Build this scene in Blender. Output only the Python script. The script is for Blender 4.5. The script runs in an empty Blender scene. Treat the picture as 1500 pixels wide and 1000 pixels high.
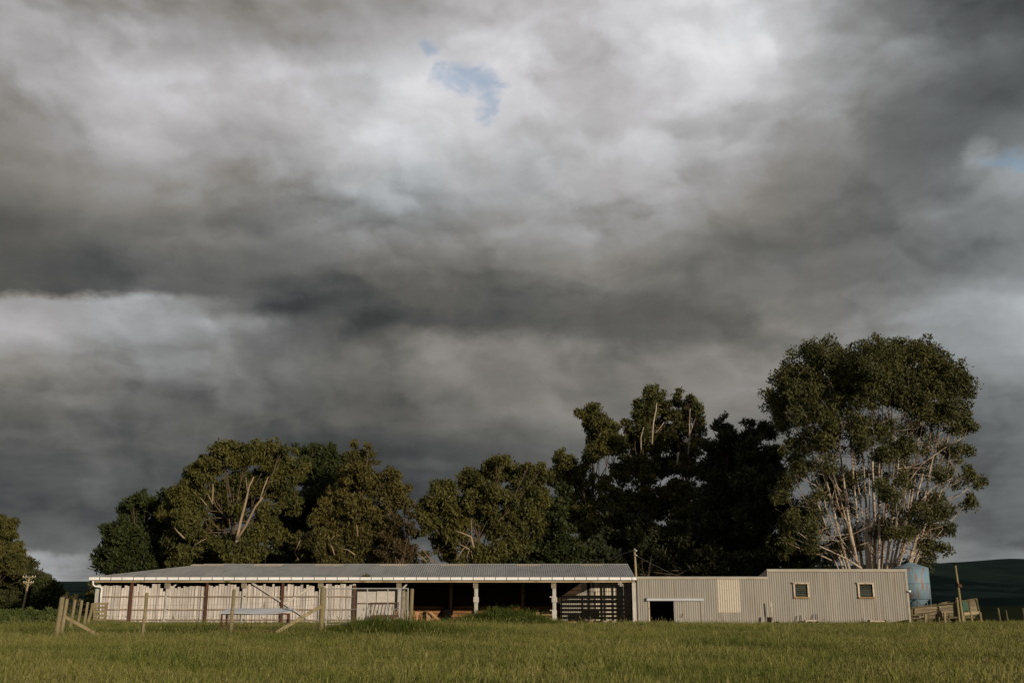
import bpy, math, random
import numpy as np
from mathutils import Vector, Matrix

random.seed(7)
rng = np.random.default_rng(7)
sc = bpy.context.scene
COL = sc.collection
R = math.radians

# ------------------------------------------------------------------ camera
EYE = 1.2
PITCH = math.atan(382.0 / 1500.0)
CT, ST = math.cos(PITCH), math.sin(PITCH)
cam_d = bpy.data.cameras.new('camera')
cam_d.sensor_width = 36.0
cam_d.lens = 36.0
cam_d.clip_start = 0.1
cam_d.clip_end = 20000.0
cam = bpy.data.objects.new('camera', cam_d)
cam.location = (0, 0, EYE)
cam.rotation_euler = (math.pi / 2 + PITCH, 0, 0)
COL.objects.link(cam)
sc.camera = cam


def W(x, y, Y):
    """a point of the place at depth Y, from where the photograph shows it"""
    v = 500.0 - y
    fwd = 1500 * CT - v * ST
    up = 1500 * ST + v * CT
    return Vector(((x - 750.0) * Y / fwd, Y, EYE + up * Y / fwd))


# ------------------------------------------------------------------ light
SUN_AZ, SUN_EL = R(36), R(11)
sun_dir = Vector((math.sin(SUN_AZ) * math.cos(SUN_EL), -math.cos(SUN_AZ) * math.cos(SUN_EL), math.sin(SUN_EL)))
sd = bpy.data.lights.new('sun', 'SUN')
sd.energy = 3.9
sd.angle = R(0.6)
sd.color = (1.0, 0.86, 0.67)
so = bpy.data.objects.new('sun', sd)
so.rotation_euler = sun_dir.to_track_quat('Z', 'Y').to_euler()
so.location = (20, -20, 30)
COL.objects.link(so)

sc.view_settings.view_transform = 'Standard'
sc.view_settings.look = 'None'
sc.view_settings.exposure = 0.0
sc.view_settings.gamma = 1.0
sc.view_settings.use_curve_mapping = False
sc.render.engine = 'CYCLES'
sc.cycles.use_denoising = True
sc.cycles.max_bounces = 4
sc.cycles.diffuse_bounces = 2
sc.cycles.transparent_max_bounces = 8


class NT:
    """a small helper to write node trees"""
    def __init__(self, tree):
        self.t = tree
        tree.nodes.clear()

    def n(self, kind, **kw):
        nd = self.t.nodes.new(kind)
        for k, v in kw.items():
            setattr(nd, k, v)
        return nd

    def link(self, a, b):
        self.t.links.new(a, b)

    def put(self, sock, v):
        if hasattr(v, 'is_output') or isinstance(v, bpy.types.NodeSocket):
            self.link(v, sock)
        else:
            sock.default_value = v

    def math(self, op, a, b=None, c=None, clamp=False):
        nd = self.n('ShaderNodeMath', operation=op, use_clamp=clamp)
        self.put(nd.inputs[0], a)
        if b is not None:
            self.put(nd.inputs[1], b)
        if c is not None:
            self.put(nd.inputs[2], c)
        return nd.outputs[0]

    def smooth(self, v, a, b, lo=0.0, hi=1.0):
        nd = self.n('ShaderNodeMapRange', interpolation_type='SMOOTHSTEP')
        self.put(nd.inputs['Value'], v)
        nd.inputs['From Min'].default_value = a
        nd.inputs['From Max'].default_value = b
        nd.inputs['To Min'].default_value = lo
        nd.inputs['To Max'].default_value = hi
        return nd.outputs['Result']

    def mixc(self, f, a, b, blend='MIX'):
        nd = self.n('ShaderNodeMix', data_type='RGBA', blend_type=blend)
        self.put(nd.inputs[0], f)
        self.put(nd.inputs[6], a)
        self.put(nd.inputs[7], b)
        return nd.outputs[2]

    def mixf(self, f, a, b):
        nd = self.n('ShaderNodeMix', data_type='FLOAT')
        self.put(nd.inputs[0], f)
        self.put(nd.inputs[2], a)
        self.put(nd.inputs[3], b)
        return nd.outputs[0]

    def noise(self, vec, scale, detail=4, rough=0.5, dist=0.0, out='Fac'):
        nd = self.n('ShaderNodeTexNoise')
        self.put(nd.inputs['Vector'], vec)
        nd.inputs['Scale'].default_value = scale
        nd.inputs['Detail'].default_value = detail
        nd.inputs['Roughness'].default_value = rough
        nd.inputs['Distortion'].default_value = dist
        return nd.outputs[out]

    def vec(self, x, y, z):
        nd = self.n('ShaderNodeCombineXYZ')
        self.put(nd.inputs[0], x)
        self.put(nd.inputs[1], y)
        self.put(nd.inputs[2], z)
        return nd.outputs[0]

    def vmath(self, op, a, b=None):
        nd = self.n('ShaderNodeVectorMath', operation=op)
        self.put(nd.inputs[0], a)
        if b is not None:
            self.put(nd.inputs[1], b)
        return nd.outputs[0]


def s2l(v):
    v /= 255.0
    return v / 12.92 if v <= 0.04045 else ((v + 0.055) / 1.055) ** 2.4


# ------------------------------------------------------------------ sky: heavy broken cloud under a clear evening sky
world = bpy.data.worlds.new('World')
sc.world = world
world.use_nodes = True
t = NT(world.node_tree)
tc = t.n('ShaderNodeTexCoord')
D = tc.outputs['Generated']
sp = t.n('ShaderNodeSeparateXYZ')
t.link(D, sp.inputs[0])
dx, dy, dz = sp.outputs
ysafe = t.math('MAXIMUM', dy, 0.05)
u = t.math('DIVIDE', dx, ysafe)
w = t.math('DIVIDE', dz, ysafe)
# cloud-base plane coordinates: clouds shrink towards the horizon
zz = t.math('ADD', t.math('ABSOLUTE', dz), 0.10)
plane = t.vec(t.math('DIVIDE', dx, zz), t.math('DIVIDE', dy, zz), 0.0)
# bent sheet coordinates, so the cloud masses get torn edges
wl = t.vec(t.math('MULTIPLY', dx, 1.0), dy, t.math('MULTIPLY', dz, 1.7))
wn = t.n('ShaderNodeTexNoise')
t.link(wl, wn.inputs['Vector'])
wn.inputs['Scale'].default_value = 5.0
wn.inputs['Detail'].default_value = 7.0
wn.inputs['Roughness'].default_value = 0.62
wsep = t.n('ShaderNodeSeparateColor')
t.link(wn.outputs['Color'], wsep.inputs[0])
u2 = t.math('MULTIPLY_ADD', t.math('SUBTRACT', wsep.outputs[0], 0.5), 0.15, u)
w2 = t.math('MULTIPLY_ADD', t.math('SUBTRACT', wsep.outputs[1], 0.5), 0.085, w)
pos = t.math('MULTIPLY_ADD', u2, 1 / 1.2, 0.5)
ROWS = [
    (0, [150, 150, 148, 155, 152, 162, 182, 205, 215, 198, 150, 110, 90]),
    (60, [155, 168, 168, 166, 166, 178, 200, 203, 218, 205, 150, 110, 91]),
    (125, [150, 170, 196, 186, 182, 198, 204, 180, 206, 190, 145, 104, 90]),
    (200, [128, 156, 162, 162, 190, 202, 194, 176, 184, 152, 116, 97, 118]),
    (270, [112, 130, 140, 146, 164, 174, 168, 162, 152, 122, 106, 110, 145]),
    (340, [86, 102, 110, 116, 128, 136, 138, 138, 118, 103, 106, 116, 122]),
    (395, [92, 78, 92, 102, 104, 104, 112, 124, 106, 104, 112, 120, 136]),
    (418, [100, 80, 96, 92, 96, 96, 100, 112, 102, 106, 116, 128, 150]),
    (440, [172, 168, 146, 78, 86, 88, 92, 98, 98, 112, 128, 148, 174]),
    (480, [178, 168, 154, 124, 74, 82, 92, 92, 96, 122, 138, 152, 168]),
    (530, [138, 136, 128, 112, 102, 116, 126, 132, 126, 128, 138, 148, 142]),
    (600, [98, 100, 99, 97, 94, 106, 124, 124, 124, 120, 116, 114, 116]),
    (680, [84, 88, 88, 82, 70, 68, 80, 98, 106, 105, 100, 96, 98]),
    (760, [90, 84, 80, 78, 74, 76, 86, 90, 95, 95, 95, 96, 98]),
    (792, [100, 90, 86, 84, 80, 80, 86, 90, 95, 95, 98, 104, 106]),
    (815, [158, 138, 112, 100, 95, 92, 92, 92, 95, 100, 112, 122, 126]),
    (850, [150, 148, 138, 125, 115, 110, 110, 110, 110, 115, 120, 125, 120]),
]
val = None
prev_w = None
for yrow, greys in reversed(ROWS):
    v = 500.0 - yrow
    fwd = 1500 * CT - v * ST
    wr = (1500 * ST + v * CT) / fwd
    rp = t.n('ShaderNodeValToRGB')
    rp.color_ramp.interpolation = 'CARDINAL'
    el = rp.color_ramp.elements
    for k, g in enumerate(greys):
        p = ((k * 125 - 750.0) / fwd) / 1.2 + 0.5
        if k == 0:
            e = el[0]
            e.position = p
        elif k == 1:
            e = el[1]
            e.position = p
        else:
            e = el.new(p)
        lin = s2l(g)
        e.color = (lin, lin, lin, 1)
    t.link(pos, rp.inputs[0])
    rsep = t.n('ShaderNodeSeparateColor')
    t.link(rp.outputs[0], rsep.inputs[0])
    rv = rsep.outputs[0]
    if val is None:
        val = rv
    else:
        val = t.mixf(t.smooth(w2, prev_w, wr), val, rv)
    prev_w = wr
# single puffs and wisps
pn = t.noise(wl, 18.0, 5, 0.6, 0.5)
for (px, py, rx, ry, gain) in ((1437, 222, 24, 17, 0.55), (545, 190, 26, 12, 0.14), (520, 112, 34, 10, 0.16), (855, 290, 14, 10, 0.16), (843, 62, 34, 34, -0.20), (838, 110, 30, 24, -0.12), (642, 512, 24, 16, 0.30), (560, 497, 30, 9, 0.22), (790, 512, 60, 12, 0.18),
                               (262, 545, 34, 8, 0.22), (240, 118, 50, 10, 0.14), (60, 75, 34, 34, -0.12), (1250, 70, 36, 16, 0.15), (1330, 460, 60, 14, 0.12), (1170, 480, 50, 12, 0.15), (20, 640, 60, 6, 0.25), (70, 690, 80, 8, 0.14), (620, 690, 40, 8, 0.35), (215, 425, 20, 12, 0.3), (345, 470, 46, 12, 0.28), (1445, 640, 60, 8, -0.12)):
    v = 500.0 - py
    fwd = 1500 * CT - v * ST
    a = t.math('DIVIDE', t.math('SUBTRACT', u2, (px - 750.0) / fwd), 1.3 * rx / fwd)
    b = t.math('DIVIDE', t.math('SUBTRACT', w2, (1500 * ST + v * CT) / fwd), 1.3 * ry / fwd)
    r2 = t.math('ADD', t.math('MULTIPLY', a, a), t.math('MULTIPLY', b, b))
    r2 = t.math('MULTIPLY_ADD', t.math('SUBTRACT', pn, 0.5), 4.0, r2)
    val = t.math('MULTIPLY', val, t.smooth(r2, -0.8, 2.2, 1.0 + gain, 1.0))
# everywhere else the same kind of cloud goes on
n_any = t.noise(plane, 0.55, 6, 0.55, 0.6)
any_l = t.smooth(n_any, 0.25, 0.78, s2l(85), s2l(190))
inside = t.math('MULTIPLY', t.smooth(dy, 0.25, 0.6), t.math('MULTIPLY', t.smooth(t.math('ABSOLUTE', u), 0.6, 0.9, 1.0, 0.0), t.smooth(w, 0.68, 1.0, 1.0, 0.0)))
val = t.mixf(inside, any_l, val)
# billow detail
d1 = t.noise(plane, 2.2, 6, 0.55, 0.0)
d2 = t.smooth(t.noise(wl, 7.0, 7, 0.52, 0.25), 0.36, 0.66)
d3 = t.noise(t.vec(dx, dy, t.math('MULTIPLY', dz, 5.0)), 14.0, 5, 0.55, 0.3)
det = t.math('ADD', t.math('MULTIPLY', t.math('SUBTRACT', d1, 0.5), 0.22), t.math('MULTIPLY', t.math('SUBTRACT', d2, 0.45), 0.16))
# towering folds catch light on their upper edges
calm = t.smooth(t.noise(wl, 2.7, 2, 0.5), 0.36, 0.58, 0.35, 1.0)
sheet = t.vec(t.math('MULTIPLY', dx, 1.0), dy, t.math('MULTIPLY', dz, 1.35))
sheet = t.vmath('ADD', sheet, t.vmath('MULTIPLY', t.vmath('SUBTRACT', wn.outputs['Color'], (0.5, 0.5, 0.5)), (0.10, 0.10, 0.10)))
for (scl, off, amp, e0, e1) in ((5.0, 0.030, 0.34, 0.40, 0.60), (9.5, 0.018, 0.26, 0.42, 0.60), (21.0, 0.009, 0.09, 0.40, 0.62)):
    f0 = t.smooth(t.noise(sheet, scl, 4, 0.45, 0.0), e0, e1)
    f1 = t.smooth(t.noise(t.vmath('ADD', sheet, (off * 0.4, 0.0, off)), scl, 4, 0.45, 0.0), e0, e1)
    det = t.math('ADD', det, t.math('MULTIPLY', t.math('MULTIPLY', t.math('SUBTRACT', f0, f1), amp), calm))
    det = t.math('ADD', det, t.math('MULTIPLY', t.math('SUBTRACT', f0, 0.5), amp * 0.38))
low = t.smooth(dz, 0.02, 0.28, 1.0, 0.15)
det = t.math('ADD', det, t.math('MULTIPLY', t.math('MULTIPLY', t.math('SUBTRACT', d3, 0.5), 0.8), low))
det = t.math('MULTIPLY', det, t.smooth(val, 0.25, 0.6, 1.05, 0.6))
val = t.math('MULTIPLY', val, t.math('ADD', 1.0, det))
val = t.math('MAXIMUM', val, 0.03)
tint = t.n('ShaderNodeValToRGB')
tint.color_ramp.interpolation = 'EASE'
te = tint.color_ramp.elements
te[0].position = 0.06
te[0].color = (0.96, 1.0, 0.99, 1)
te[1].position = 0.62
te[1].color = (1.0, 0.985, 1.015, 1)
for p, c in ((0.11, (1.03, 1.0, 0.91, 1)), (0.20, (1.065, 1.0, 0.91, 1)), (0.34, (1.02, 0.99, 0.985, 1))):
    e = te.new(p)
    e.color = c
t.link(val, tint.inputs[0])
cool = t.smooth(t.noise(wl, 2.2, 3, 0.5), 0.45, 0.72)
cool = t.math('MAXIMUM', cool, t.smooth(u, 0.22, 0.48, 0.0, 1.0))
cool = t.math('MAXIMUM', cool, t.smooth(dz, 0.10, 0.20, 0.75, 0.0))
tcol = t.mixc(t.math('MULTIPLY', cool, 0.75), tint.outputs[0], (0.915, 1.0, 1.045, 1))
cloud = t.vmath('SCALE', tcol)
cloud_nd = t.t.nodes[-1]
t.link(val, cloud_nd.inputs['Scale'])
# rifts where the blue shows
sky = t.n('ShaderNodeTexSky', sky_type='NISHITA', sun_disc=False)
sky.sun_elevation = SUN_EL
sky.sun_rotation = R(180) - SUN_AZ
sky.air_density = 1.0
sky.dust_density = 0.6
skyc = t.vmath('SCALE', sky.outputs[0])
t.t.nodes[-1].inputs['Scale'].default_value = 0.165
rift = None
rn = t.noise(wl, 34.0, 5, 0.62, 0.6)
for (px, py, rx, ry) in ((708, 128, 40, 24), (724, 156, 18, 28), (668, 84, 12, 16), (1492, 242, 36, 19)):
    v = 500.0 - py
    fwd = 1500 * CT - v * ST
    uc = (px - 750.0) / fwd
    wc = (1500 * ST + v * CT) / fwd
    a = t.math('DIVIDE', t.math('SUBTRACT', u2, uc - 0.0), rx / fwd)
    b = t.math('DIVIDE', t.math('SUBTRACT', w2, wc), ry / fwd)
    r2 = t.math('ADD', t.math('MULTIPLY', a, a), t.math('MULTIPLY', b, b))
    r2 = t.math('MULTIPLY_ADD', t.math('SUBTRACT', rn, 0.5), 5.0, r2)
    m = t.math('MULTIPLY', t.smooth(r2, -0.7, 2.2, 1.0, 0.0), t.smooth(dy, 0.2, 0.4))
    rift = m if rift is None else t.math('MAXIMUM', rift, m)
rift = t.math('MULTIPLY', rift, 0.6)
final = t.mixc(rift, cloud, skyc)
bg = t.n('ShaderNodeBackground')
t.link(final, bg.inputs['Color'])
bg.inputs['Strength'].default_value = 1.0
wo = t.n('ShaderNodeOutputWorld')
t.link(bg.outputs[0], wo.inputs[0])


# ------------------------------------------------------------------ materials
def material(name, c1, c2, scale=4.0, stretch=(1, 1, 1), rough=0.85, rand=0.15, bump=0.0, c3=None, c3_scale=2.0, c3_lo=0.6, c3_hi=0.7,
             c3_stretch=(1, 1, 1), metallic=0.0, spec=0.3, world_pos=False, detail=5):
    m = bpy.data.materials.new(name)
    m.use_nodes = True
    q = NT(m.node_tree)
    oi = q.n('ShaderNodeObjectInfo')
    if world_pos:
        co = q.n('ShaderNodeNewGeometry').outputs['Position']
    else:
        co = q.n('ShaderNodeTexCoord').outputs['Object']
        off = q.vmath('SCALE', q.vec(oi.outputs['Random'], oi.outputs['Random'], oi.outputs['Random']))
        m.node_tree.nodes[-1].inputs['Scale'].default_value = 61.0
        co = q.vmath('ADD', co, off)
    n1 = q.noise(q.vmath('MULTIPLY', co, stretch), scale, detail, 0.6)
    col = q.mixc(q.smooth(n1, 0.3, 0.7), (*c1, 1), (*c2, 1))
    if c3 is not None:
        n2 = q.noise(q.vmath('MULTIPLY', co, c3_stretch), c3_scale, 5, 0.6, 0.3)
        col = q.mixc(q.smooth(n2, c3_lo, c3_hi), col, (*c3, 1))
    if rand > 0:
        k = q.math('MULTIPLY_ADD', q.math('SUBTRACT', oi.outputs['Random'], 0.5), 2 * rand, 1.0)
        sc_ = q.vmath('SCALE', col)
        q.put(m.node_tree.nodes[-1].inputs['Scale'], k)
        col = sc_
    b = q.n('ShaderNodeBsdfPrincipled')
    q.link(col, b.inputs['Base Color'])
    b.inputs['Roughness'].default_value = rough
    b.inputs['Metallic'].default_value = metallic
    b.inputs['Specular IOR Level'].default_value = spec
    if bump > 0:
        bn = q.n('ShaderNodeBump')
        bn.inputs['Strength'].default_value = bump
        bn.inputs['Distance'].default_value = 0.02
        q.link(n1, bn.inputs['Height'])
        q.link(bn.outputs[0], b.inputs['Normal'])
    o = q.n('ShaderNodeOutputMaterial')
    q.link(b.outputs[0], o.inputs[0])
    return m


def leaf_material(name, c1, c2, trans=0.25, scale=0.35, c3=None):
    m = bpy.data.materials.new(name)
    m.use_nodes = True
    q = NT(m.node_tree)
    ps = q.n('ShaderNodeNewGeometry')
    n1 = q.noise(ps.outputs['Position'], scale, 3, 0.6)
    n2 = q.noise(ps.outputs['Position'], 9.0, 2, 0.5)
    col = q.mixc(q.smooth(n1, 0.35, 0.65), (*c1, 1), (*c2, 1))
    if c3 is not None:
        col = q.mixc(q.smooth(n2, 0.55, 0.7), col, (*c3, 1))
    k = q.math('MULTIPLY_ADD', n2, 0.9, 0.55)
    s_ = q.vmath('SCALE', col)
    q.put(m.node_tree.nodes[-1].inputs['Scale'], k)
    d = q.n('ShaderNodeBsdfPrincipled')
    q.link(s_, d.inputs['Base Color'])
    d.inputs['Roughness'].default_value = 0.65
    d.inputs['Specular IOR Level'].default_value = 0.25
    tr = q.n('ShaderNodeBsdfTranslucent')
    q.link(s_, tr.inputs['Color'])
    mx = q.n('ShaderNodeMixShader')
    mx.inputs[0].default_value = trans
    q.link(d.outputs[0], mx.inputs[1])
    q.link(tr.outputs[0], mx.inputs[2])
    o = q.n('ShaderNodeOutputMaterial')
    q.link(mx.outputs[0], o.inputs[0])
    return m


M = {}
M['paling'] = material('weathered_paling', (0.56, 0.51, 0.465), (0.38, 0.33, 0.29), 5, (3, 3, 0.35), 0.9, 0.22, 0.15, (0.16, 0.115, 0.09), 3.0, 0.62, 0.74, (2.5, 2.5, 0.5))
M['white_post'] = material('pale_painted_timber', (0.50, 0.47, 0.43), (0.34, 0.31, 0.27), 4, (2, 2, 0.4), 0.85, 0.08, 0.1, (0.2, 0.16, 0.12), 3, 0.64, 0.75)
M['rail'] = material('grey_rail_timber', (0.34, 0.27, 0.20), (0.2, 0.155, 0.11), 5, (0.4, 2, 2), 0.9, 0.1, 0.1)
M['tan_timber'] = material('tan_fascia_timber', (0.42, 0.35, 0.24), (0.27, 0.22, 0.12), 3, (0.3, 2, 2), 0.85, 0.1, 0.1, (0.13, 0.11, 0.035), 1.2, 0.55, 0.7)
M['rust'] = material('rusty_steel', (0.105, 0.042, 0.022), (0.06, 0.026, 0.015), 6, (1, 1, 1), 0.9, 0.12, 0.1)
M['white_paint'] = material('white_gutter_paint', (0.78, 0.77, 0.75), (0.66, 0.65, 0.62), 2, (0.4, 1, 1), 0.5, 0.06)
M['gutter_dark'] = material('gutter_bracket_dark', (0.10, 0.08, 0.07), (0.16, 0.13, 0.11), 4)
M['roof'] = material('galvanised_roof_iron', (0.235, 0.232, 0.225), (0.195, 0.192, 0.187), 1.5, (1, 0.3, 1), 0.7, 0.07, 0.0, (0.165, 0.16, 0.15), 0.7, 0.5, 0.75, metallic=0.0, spec=0.35)
M['skylight'] = material('yellowed_skylight_sheet', (0.44, 0.37, 0.28), (0.33, 0.27, 0.2), 3, rough=0.6, rand=0.12)
M['iron'] = material('dull_corrugated_iron', (0.285, 0.264, 0.228), (0.245, 0.226, 0.194), 2.5, (2, 2, 0.25), 0.75, 0.06, 0.0, (0.215, 0.18, 0.14), 1.4, 0.52, 0.72, (3, 3, 0.2), spec=0.3)
M['iron_trim'] = material('pale_flashing_iron', (0.36, 0.33, 0.27), (0.28, 0.25, 0.20), 3, (0.3, 1, 1), 0.7, 0.05)
M['fibre'] = material('cream_fibreglass_sheet', (0.50, 0.445, 0.36), (0.41, 0.36, 0.285), 7, (3, 3, 1), 0.65, 0.06, 0.0, (0.36, 0.28, 0.17), 6, 0.6, 0.72)
M['window_wood'] = material('peeling_window_paint', (0.54, 0.46, 0.37), (0.40, 0.32, 0.24), 7, rough=0.8, rand=0.1, c3=(0.22, 0.11, 0.04), c3_scale=5, c3_lo=0.56, c3_hi=0.66)
M['sill_wood'] = material('bare_sill_timber', (0.34, 0.22, 0.10), (0.24, 0.15, 0.06), 6, rand=0.1)
M['glass'] = material('dirty_louvre_glass', (0.035, 0.042, 0.032), (0.06, 0.062, 0.04), 3, rough=0.25, rand=0.3, spec=0.4)
M['dark'] = material('interior_shade', (0.014, 0.012, 0.010), (0.02, 0.017, 0.014), 2, rand=0.0, rough=1.0, spec=0.05)  # near-black colour carries the shade inside the sheds
M['dark_timber'] = material('shade_dark_timber', (0.006, 0.005, 0.004), (0.011, 0.009, 0.007), 4, (0.5, 2, 2), 1.0, 0.1, spec=0.03)  # dark timber; the stock gate's shade is put into this near-black colour
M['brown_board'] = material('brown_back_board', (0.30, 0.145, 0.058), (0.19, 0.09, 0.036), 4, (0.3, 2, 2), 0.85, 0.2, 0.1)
M['upper_board'] = material('shaded_back_board', (0.045, 0.028, 0.016), (0.03, 0.018, 0.011), 4, (0.3, 2, 2), 0.9, 0.2)  # same boards higher up, the eave's shade put into their colour
M['raw_wood'] = material('raw_workbench_timber', (0.46, 0.27, 0.14), (0.33, 0.18, 0.085), 5, (1, 1, 1), 0.85, 0.15, 0.1)
M['ply'] = material('plywood_box', (0.36, 0.23, 0.13), (0.28, 0.175, 0.095), 3, (0.4, 1, 2), 0.85, 0.06)
M['olive_post'] = material('treated_fence_post', (0.24, 0.195, 0.105), (0.165, 0.135, 0.065), 4, (2.5, 2.5, 0.4), 0.9, 0.14, 0.2, (0.34, 0.28, 0.19), 2.5, 0.58, 0.72, (2, 2, 0.4))
M['grey_post'] = material('lichen_grey_post', (0.26, 0.225, 0.17), (0.17, 0.145, 0.10), 7, (1.5, 1.5, 0.8), 0.95, 0.1, 0.3, (0.40, 0.36, 0.29), 9, 0.6, 0.68)
M['slat'] = material('old_hurdle_slat', (0.25, 0.20, 0.11), (0.17, 0.13, 0.065), 4, (0.4, 2, 2), 0.9, 0.12, 0.1)
M['galv'] = material('galvanised_pipe', (0.34, 0.33, 0.31), (0.27, 0.26, 0.245), 5, rough=0.6, rand=0.06, spec=0.5)
M['sheet'] = material('pale_zinc_sheet', (0.46, 0.47, 0.49), (0.38, 0.39, 0.41), 2, (0.4, 1, 1), 0.5, 0.02, spec=0.5)
M['white_board'] = material('whitewashed_board', (0.52, 0.48, 0.43), (0.44, 0.40, 0.345), 4, rand=0.06, c3=(0.25, 0.19, 0.14), c3_scale=9, c3_lo=0.64, c3_hi=0.7)
M['tank'] = material('blue_tank_paint', (0.125, 0.21, 0.265), (0.165, 0.24, 0.285), 2.0, (1, 1, 0.5), 0.6, 0.0, 0.0, (0.23, 0.095, 0.045), 2.6, 0.56, 0.64, (2.2, 2.2, 0.55))
M['tank_steel'] = material('blue_tank_leg', (0.09, 0.14, 0.18), (0.06, 0.085, 0.1), 5, rough=0.7)
M['race_board'] = material('weathered_race_board', (0.20, 0.155, 0.10), (0.13, 0.10, 0.06), 4, (0.4, 2, 2), 0.9, 0.2, 0.15, (0.27, 0.23, 0.17), 4, 0.55, 0.7, (0.5, 2, 2))
M['race_dark'] = material('mossy_race_timber', (0.12, 0.105, 0.05), (0.07, 0.06, 0.03), 4, (1, 1, 0.5), 0.95, 0.15, 0.1)
M['green_sheet'] = material('green_painted_sheet', (0.05, 0.115, 0.075), (0.035, 0.085, 0.055), 4, rand=0.0)
M['tub_green'] = material('green_tub_plastic', (0.03, 0.14, 0.10), (0.02, 0.11, 0.08), 4, rough=0.4, rand=0.0)
M['tub_white'] = material('white_tub_plastic', (0.7, 0.7, 0.68), (0.62, 0.62, 0.6), 4, rough=0.4, rand=0.0)
M['red_tin'] = material('red_tin_paint', (0.25, 0.03, 0.02), (0.2, 0.025, 0.015), 4, rough=0.5)
M['wire'] = material('galvanised_wire', (0.16, 0.15, 0.13), (0.1, 0.095, 0.085), 5, rough=0.6)
M['pole'] = material('sun_bleached_pole', (0.35, 0.28, 0.18), (0.25, 0.19, 0.11), 3, (2, 2, 0.3), 0.9, 0.1)
M['bark_gum'] = material('pale_gum_bark', (0.42, 0.36, 0.29), (0.30, 0.235, 0.175), 1.2, (1.5, 1.5, 0.4), 0.85, 0.08, 0.0, (0.17, 0.085, 0.04), 0.9, 0.52, 0.63, (1.5, 1.5, 0.35), world_pos=True)
M['bark_tan'] = material('tan_gum_bark', (0.26, 0.185, 0.11), (0.17, 0.115, 0.065), 1.4, (1.5, 1.5, 0.4), 0.9, 0.1, 0.0, world_pos=True)
M['bark_dark'] = material('dark_conifer_bark', (0.06, 0.042, 0.027), (0.035, 0.026, 0.018), 2, (1.5, 1.5, 0.4), 0.95, 0.1, world_pos=True)
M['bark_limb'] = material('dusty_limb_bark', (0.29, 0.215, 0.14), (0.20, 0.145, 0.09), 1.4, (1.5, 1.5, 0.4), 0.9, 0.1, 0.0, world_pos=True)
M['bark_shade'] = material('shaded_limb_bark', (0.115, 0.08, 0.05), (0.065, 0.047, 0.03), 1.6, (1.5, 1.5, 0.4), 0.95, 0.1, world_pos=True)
M['leaf_gum'] = leaf_material('olive_gum_leaf', (0.070, 0.068, 0.016), (0.040, 0.045, 0.012), 0.15, 0.35, (0.098, 0.078, 0.022))
M['leaf_gold'] = leaf_material('golden_gum_leaf', (0.092, 0.076, 0.017), (0.050, 0.048, 0.012), 0.15, 0.4, (0.108, 0.076, 0.021))
M['leaf_gold2'] = leaf_material('yellow_green_gum_leaf', (0.084, 0.077, 0.016), (0.044, 0.048, 0.011), 0.15, 0.4, (0.112, 0.088, 0.022))
M['leaf_brown'] = leaf_material('brown_gum_leaf', (0.075, 0.052, 0.020), (0.05, 0.038, 0.015), 0.2, 0.4)
M['leaf_conifer'] = leaf_material('dark_conifer_needle', (0.022, 0.033, 0.008), (0.034, 0.043, 0.009), 0.12, 0.6, (0.056, 0.060, 0.012))
M['leaf_black'] = leaf_material('blackish_cypress_needle', (0.022, 0.027, 0.010), (0.032, 0.034, 0.012), 0.1, 0.5)
M['leaf_weed'] = leaf_material('weed_leaf', (0.040, 0.062, 0.013), (0.062, 0.078, 0.017), 0.2, 0.9, (0.095, 0.095, 0.026))
M['leaf_hedge'] = leaf_material('hedge_leaf', (0.058, 0.060, 0.018), (0.034, 0.042, 0.013), 0.2, 0.3, (0.085, 0.072, 0.022))


def grass_material(name, green, olive, straw, lush):
    m = bpy.data.materials.new(name)
    m.use_nodes = True
    q = NT(m.node_tree)
    ps = q.n('ShaderNodeNewGeometry').outputs['Position']
    flat = q.vmath('MULTIPLY', ps, (1, 1, 0.0))
    a = q.noise(flat, 0.22, 4, 0.6)
    b = q.noise(flat, 1.3, 3, 0.6)
    c = q.noise(flat, 17.0, 2, 0.5)
    base = q.mixc(q.smooth(q.math('ADD', q.math('MULTIPLY', a, 0.6), q.math('MULTIPLY', b, 0.4)), 0.40, 0.58), (*green, 1), (*olive, 1))
    base = q.mixc(q.smooth(c, 0.52, 0.72), base, (*straw, 1))
    att = q.n('ShaderNodeAttribute', attribute_name='lush', attribute_type='INSTANCER')
    base = q.mixc(att.outputs['Fac'], base, (*lush, 1))
    k = q.math('MULTIPLY_ADD', q.noise(flat, 41.0, 1, 0.5), 1.0, 0.5)
    s_ = q.vmath('SCALE', base)
    q.put(m.node_tree.nodes[-1].inputs['Scale'], k)
    d = q.n('ShaderNodeBsdfDiffuse')
    q.link(s_, d.inputs['Color'])
    tr = q.n('ShaderNodeBsdfTranslucent')
    q.link(s_, tr.inputs['Color'])
    mx = q.n('ShaderNodeMixShader')
    mx.inputs[0].default_value = 0.25
    q.link(d.outputs[0], mx.inputs[1])
    q.link(tr.outputs[0], mx.inputs[2])
    o = q.n('ShaderNodeOutputMaterial')
    q.link(mx.outputs[0], o.inputs[0])
    return m


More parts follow.
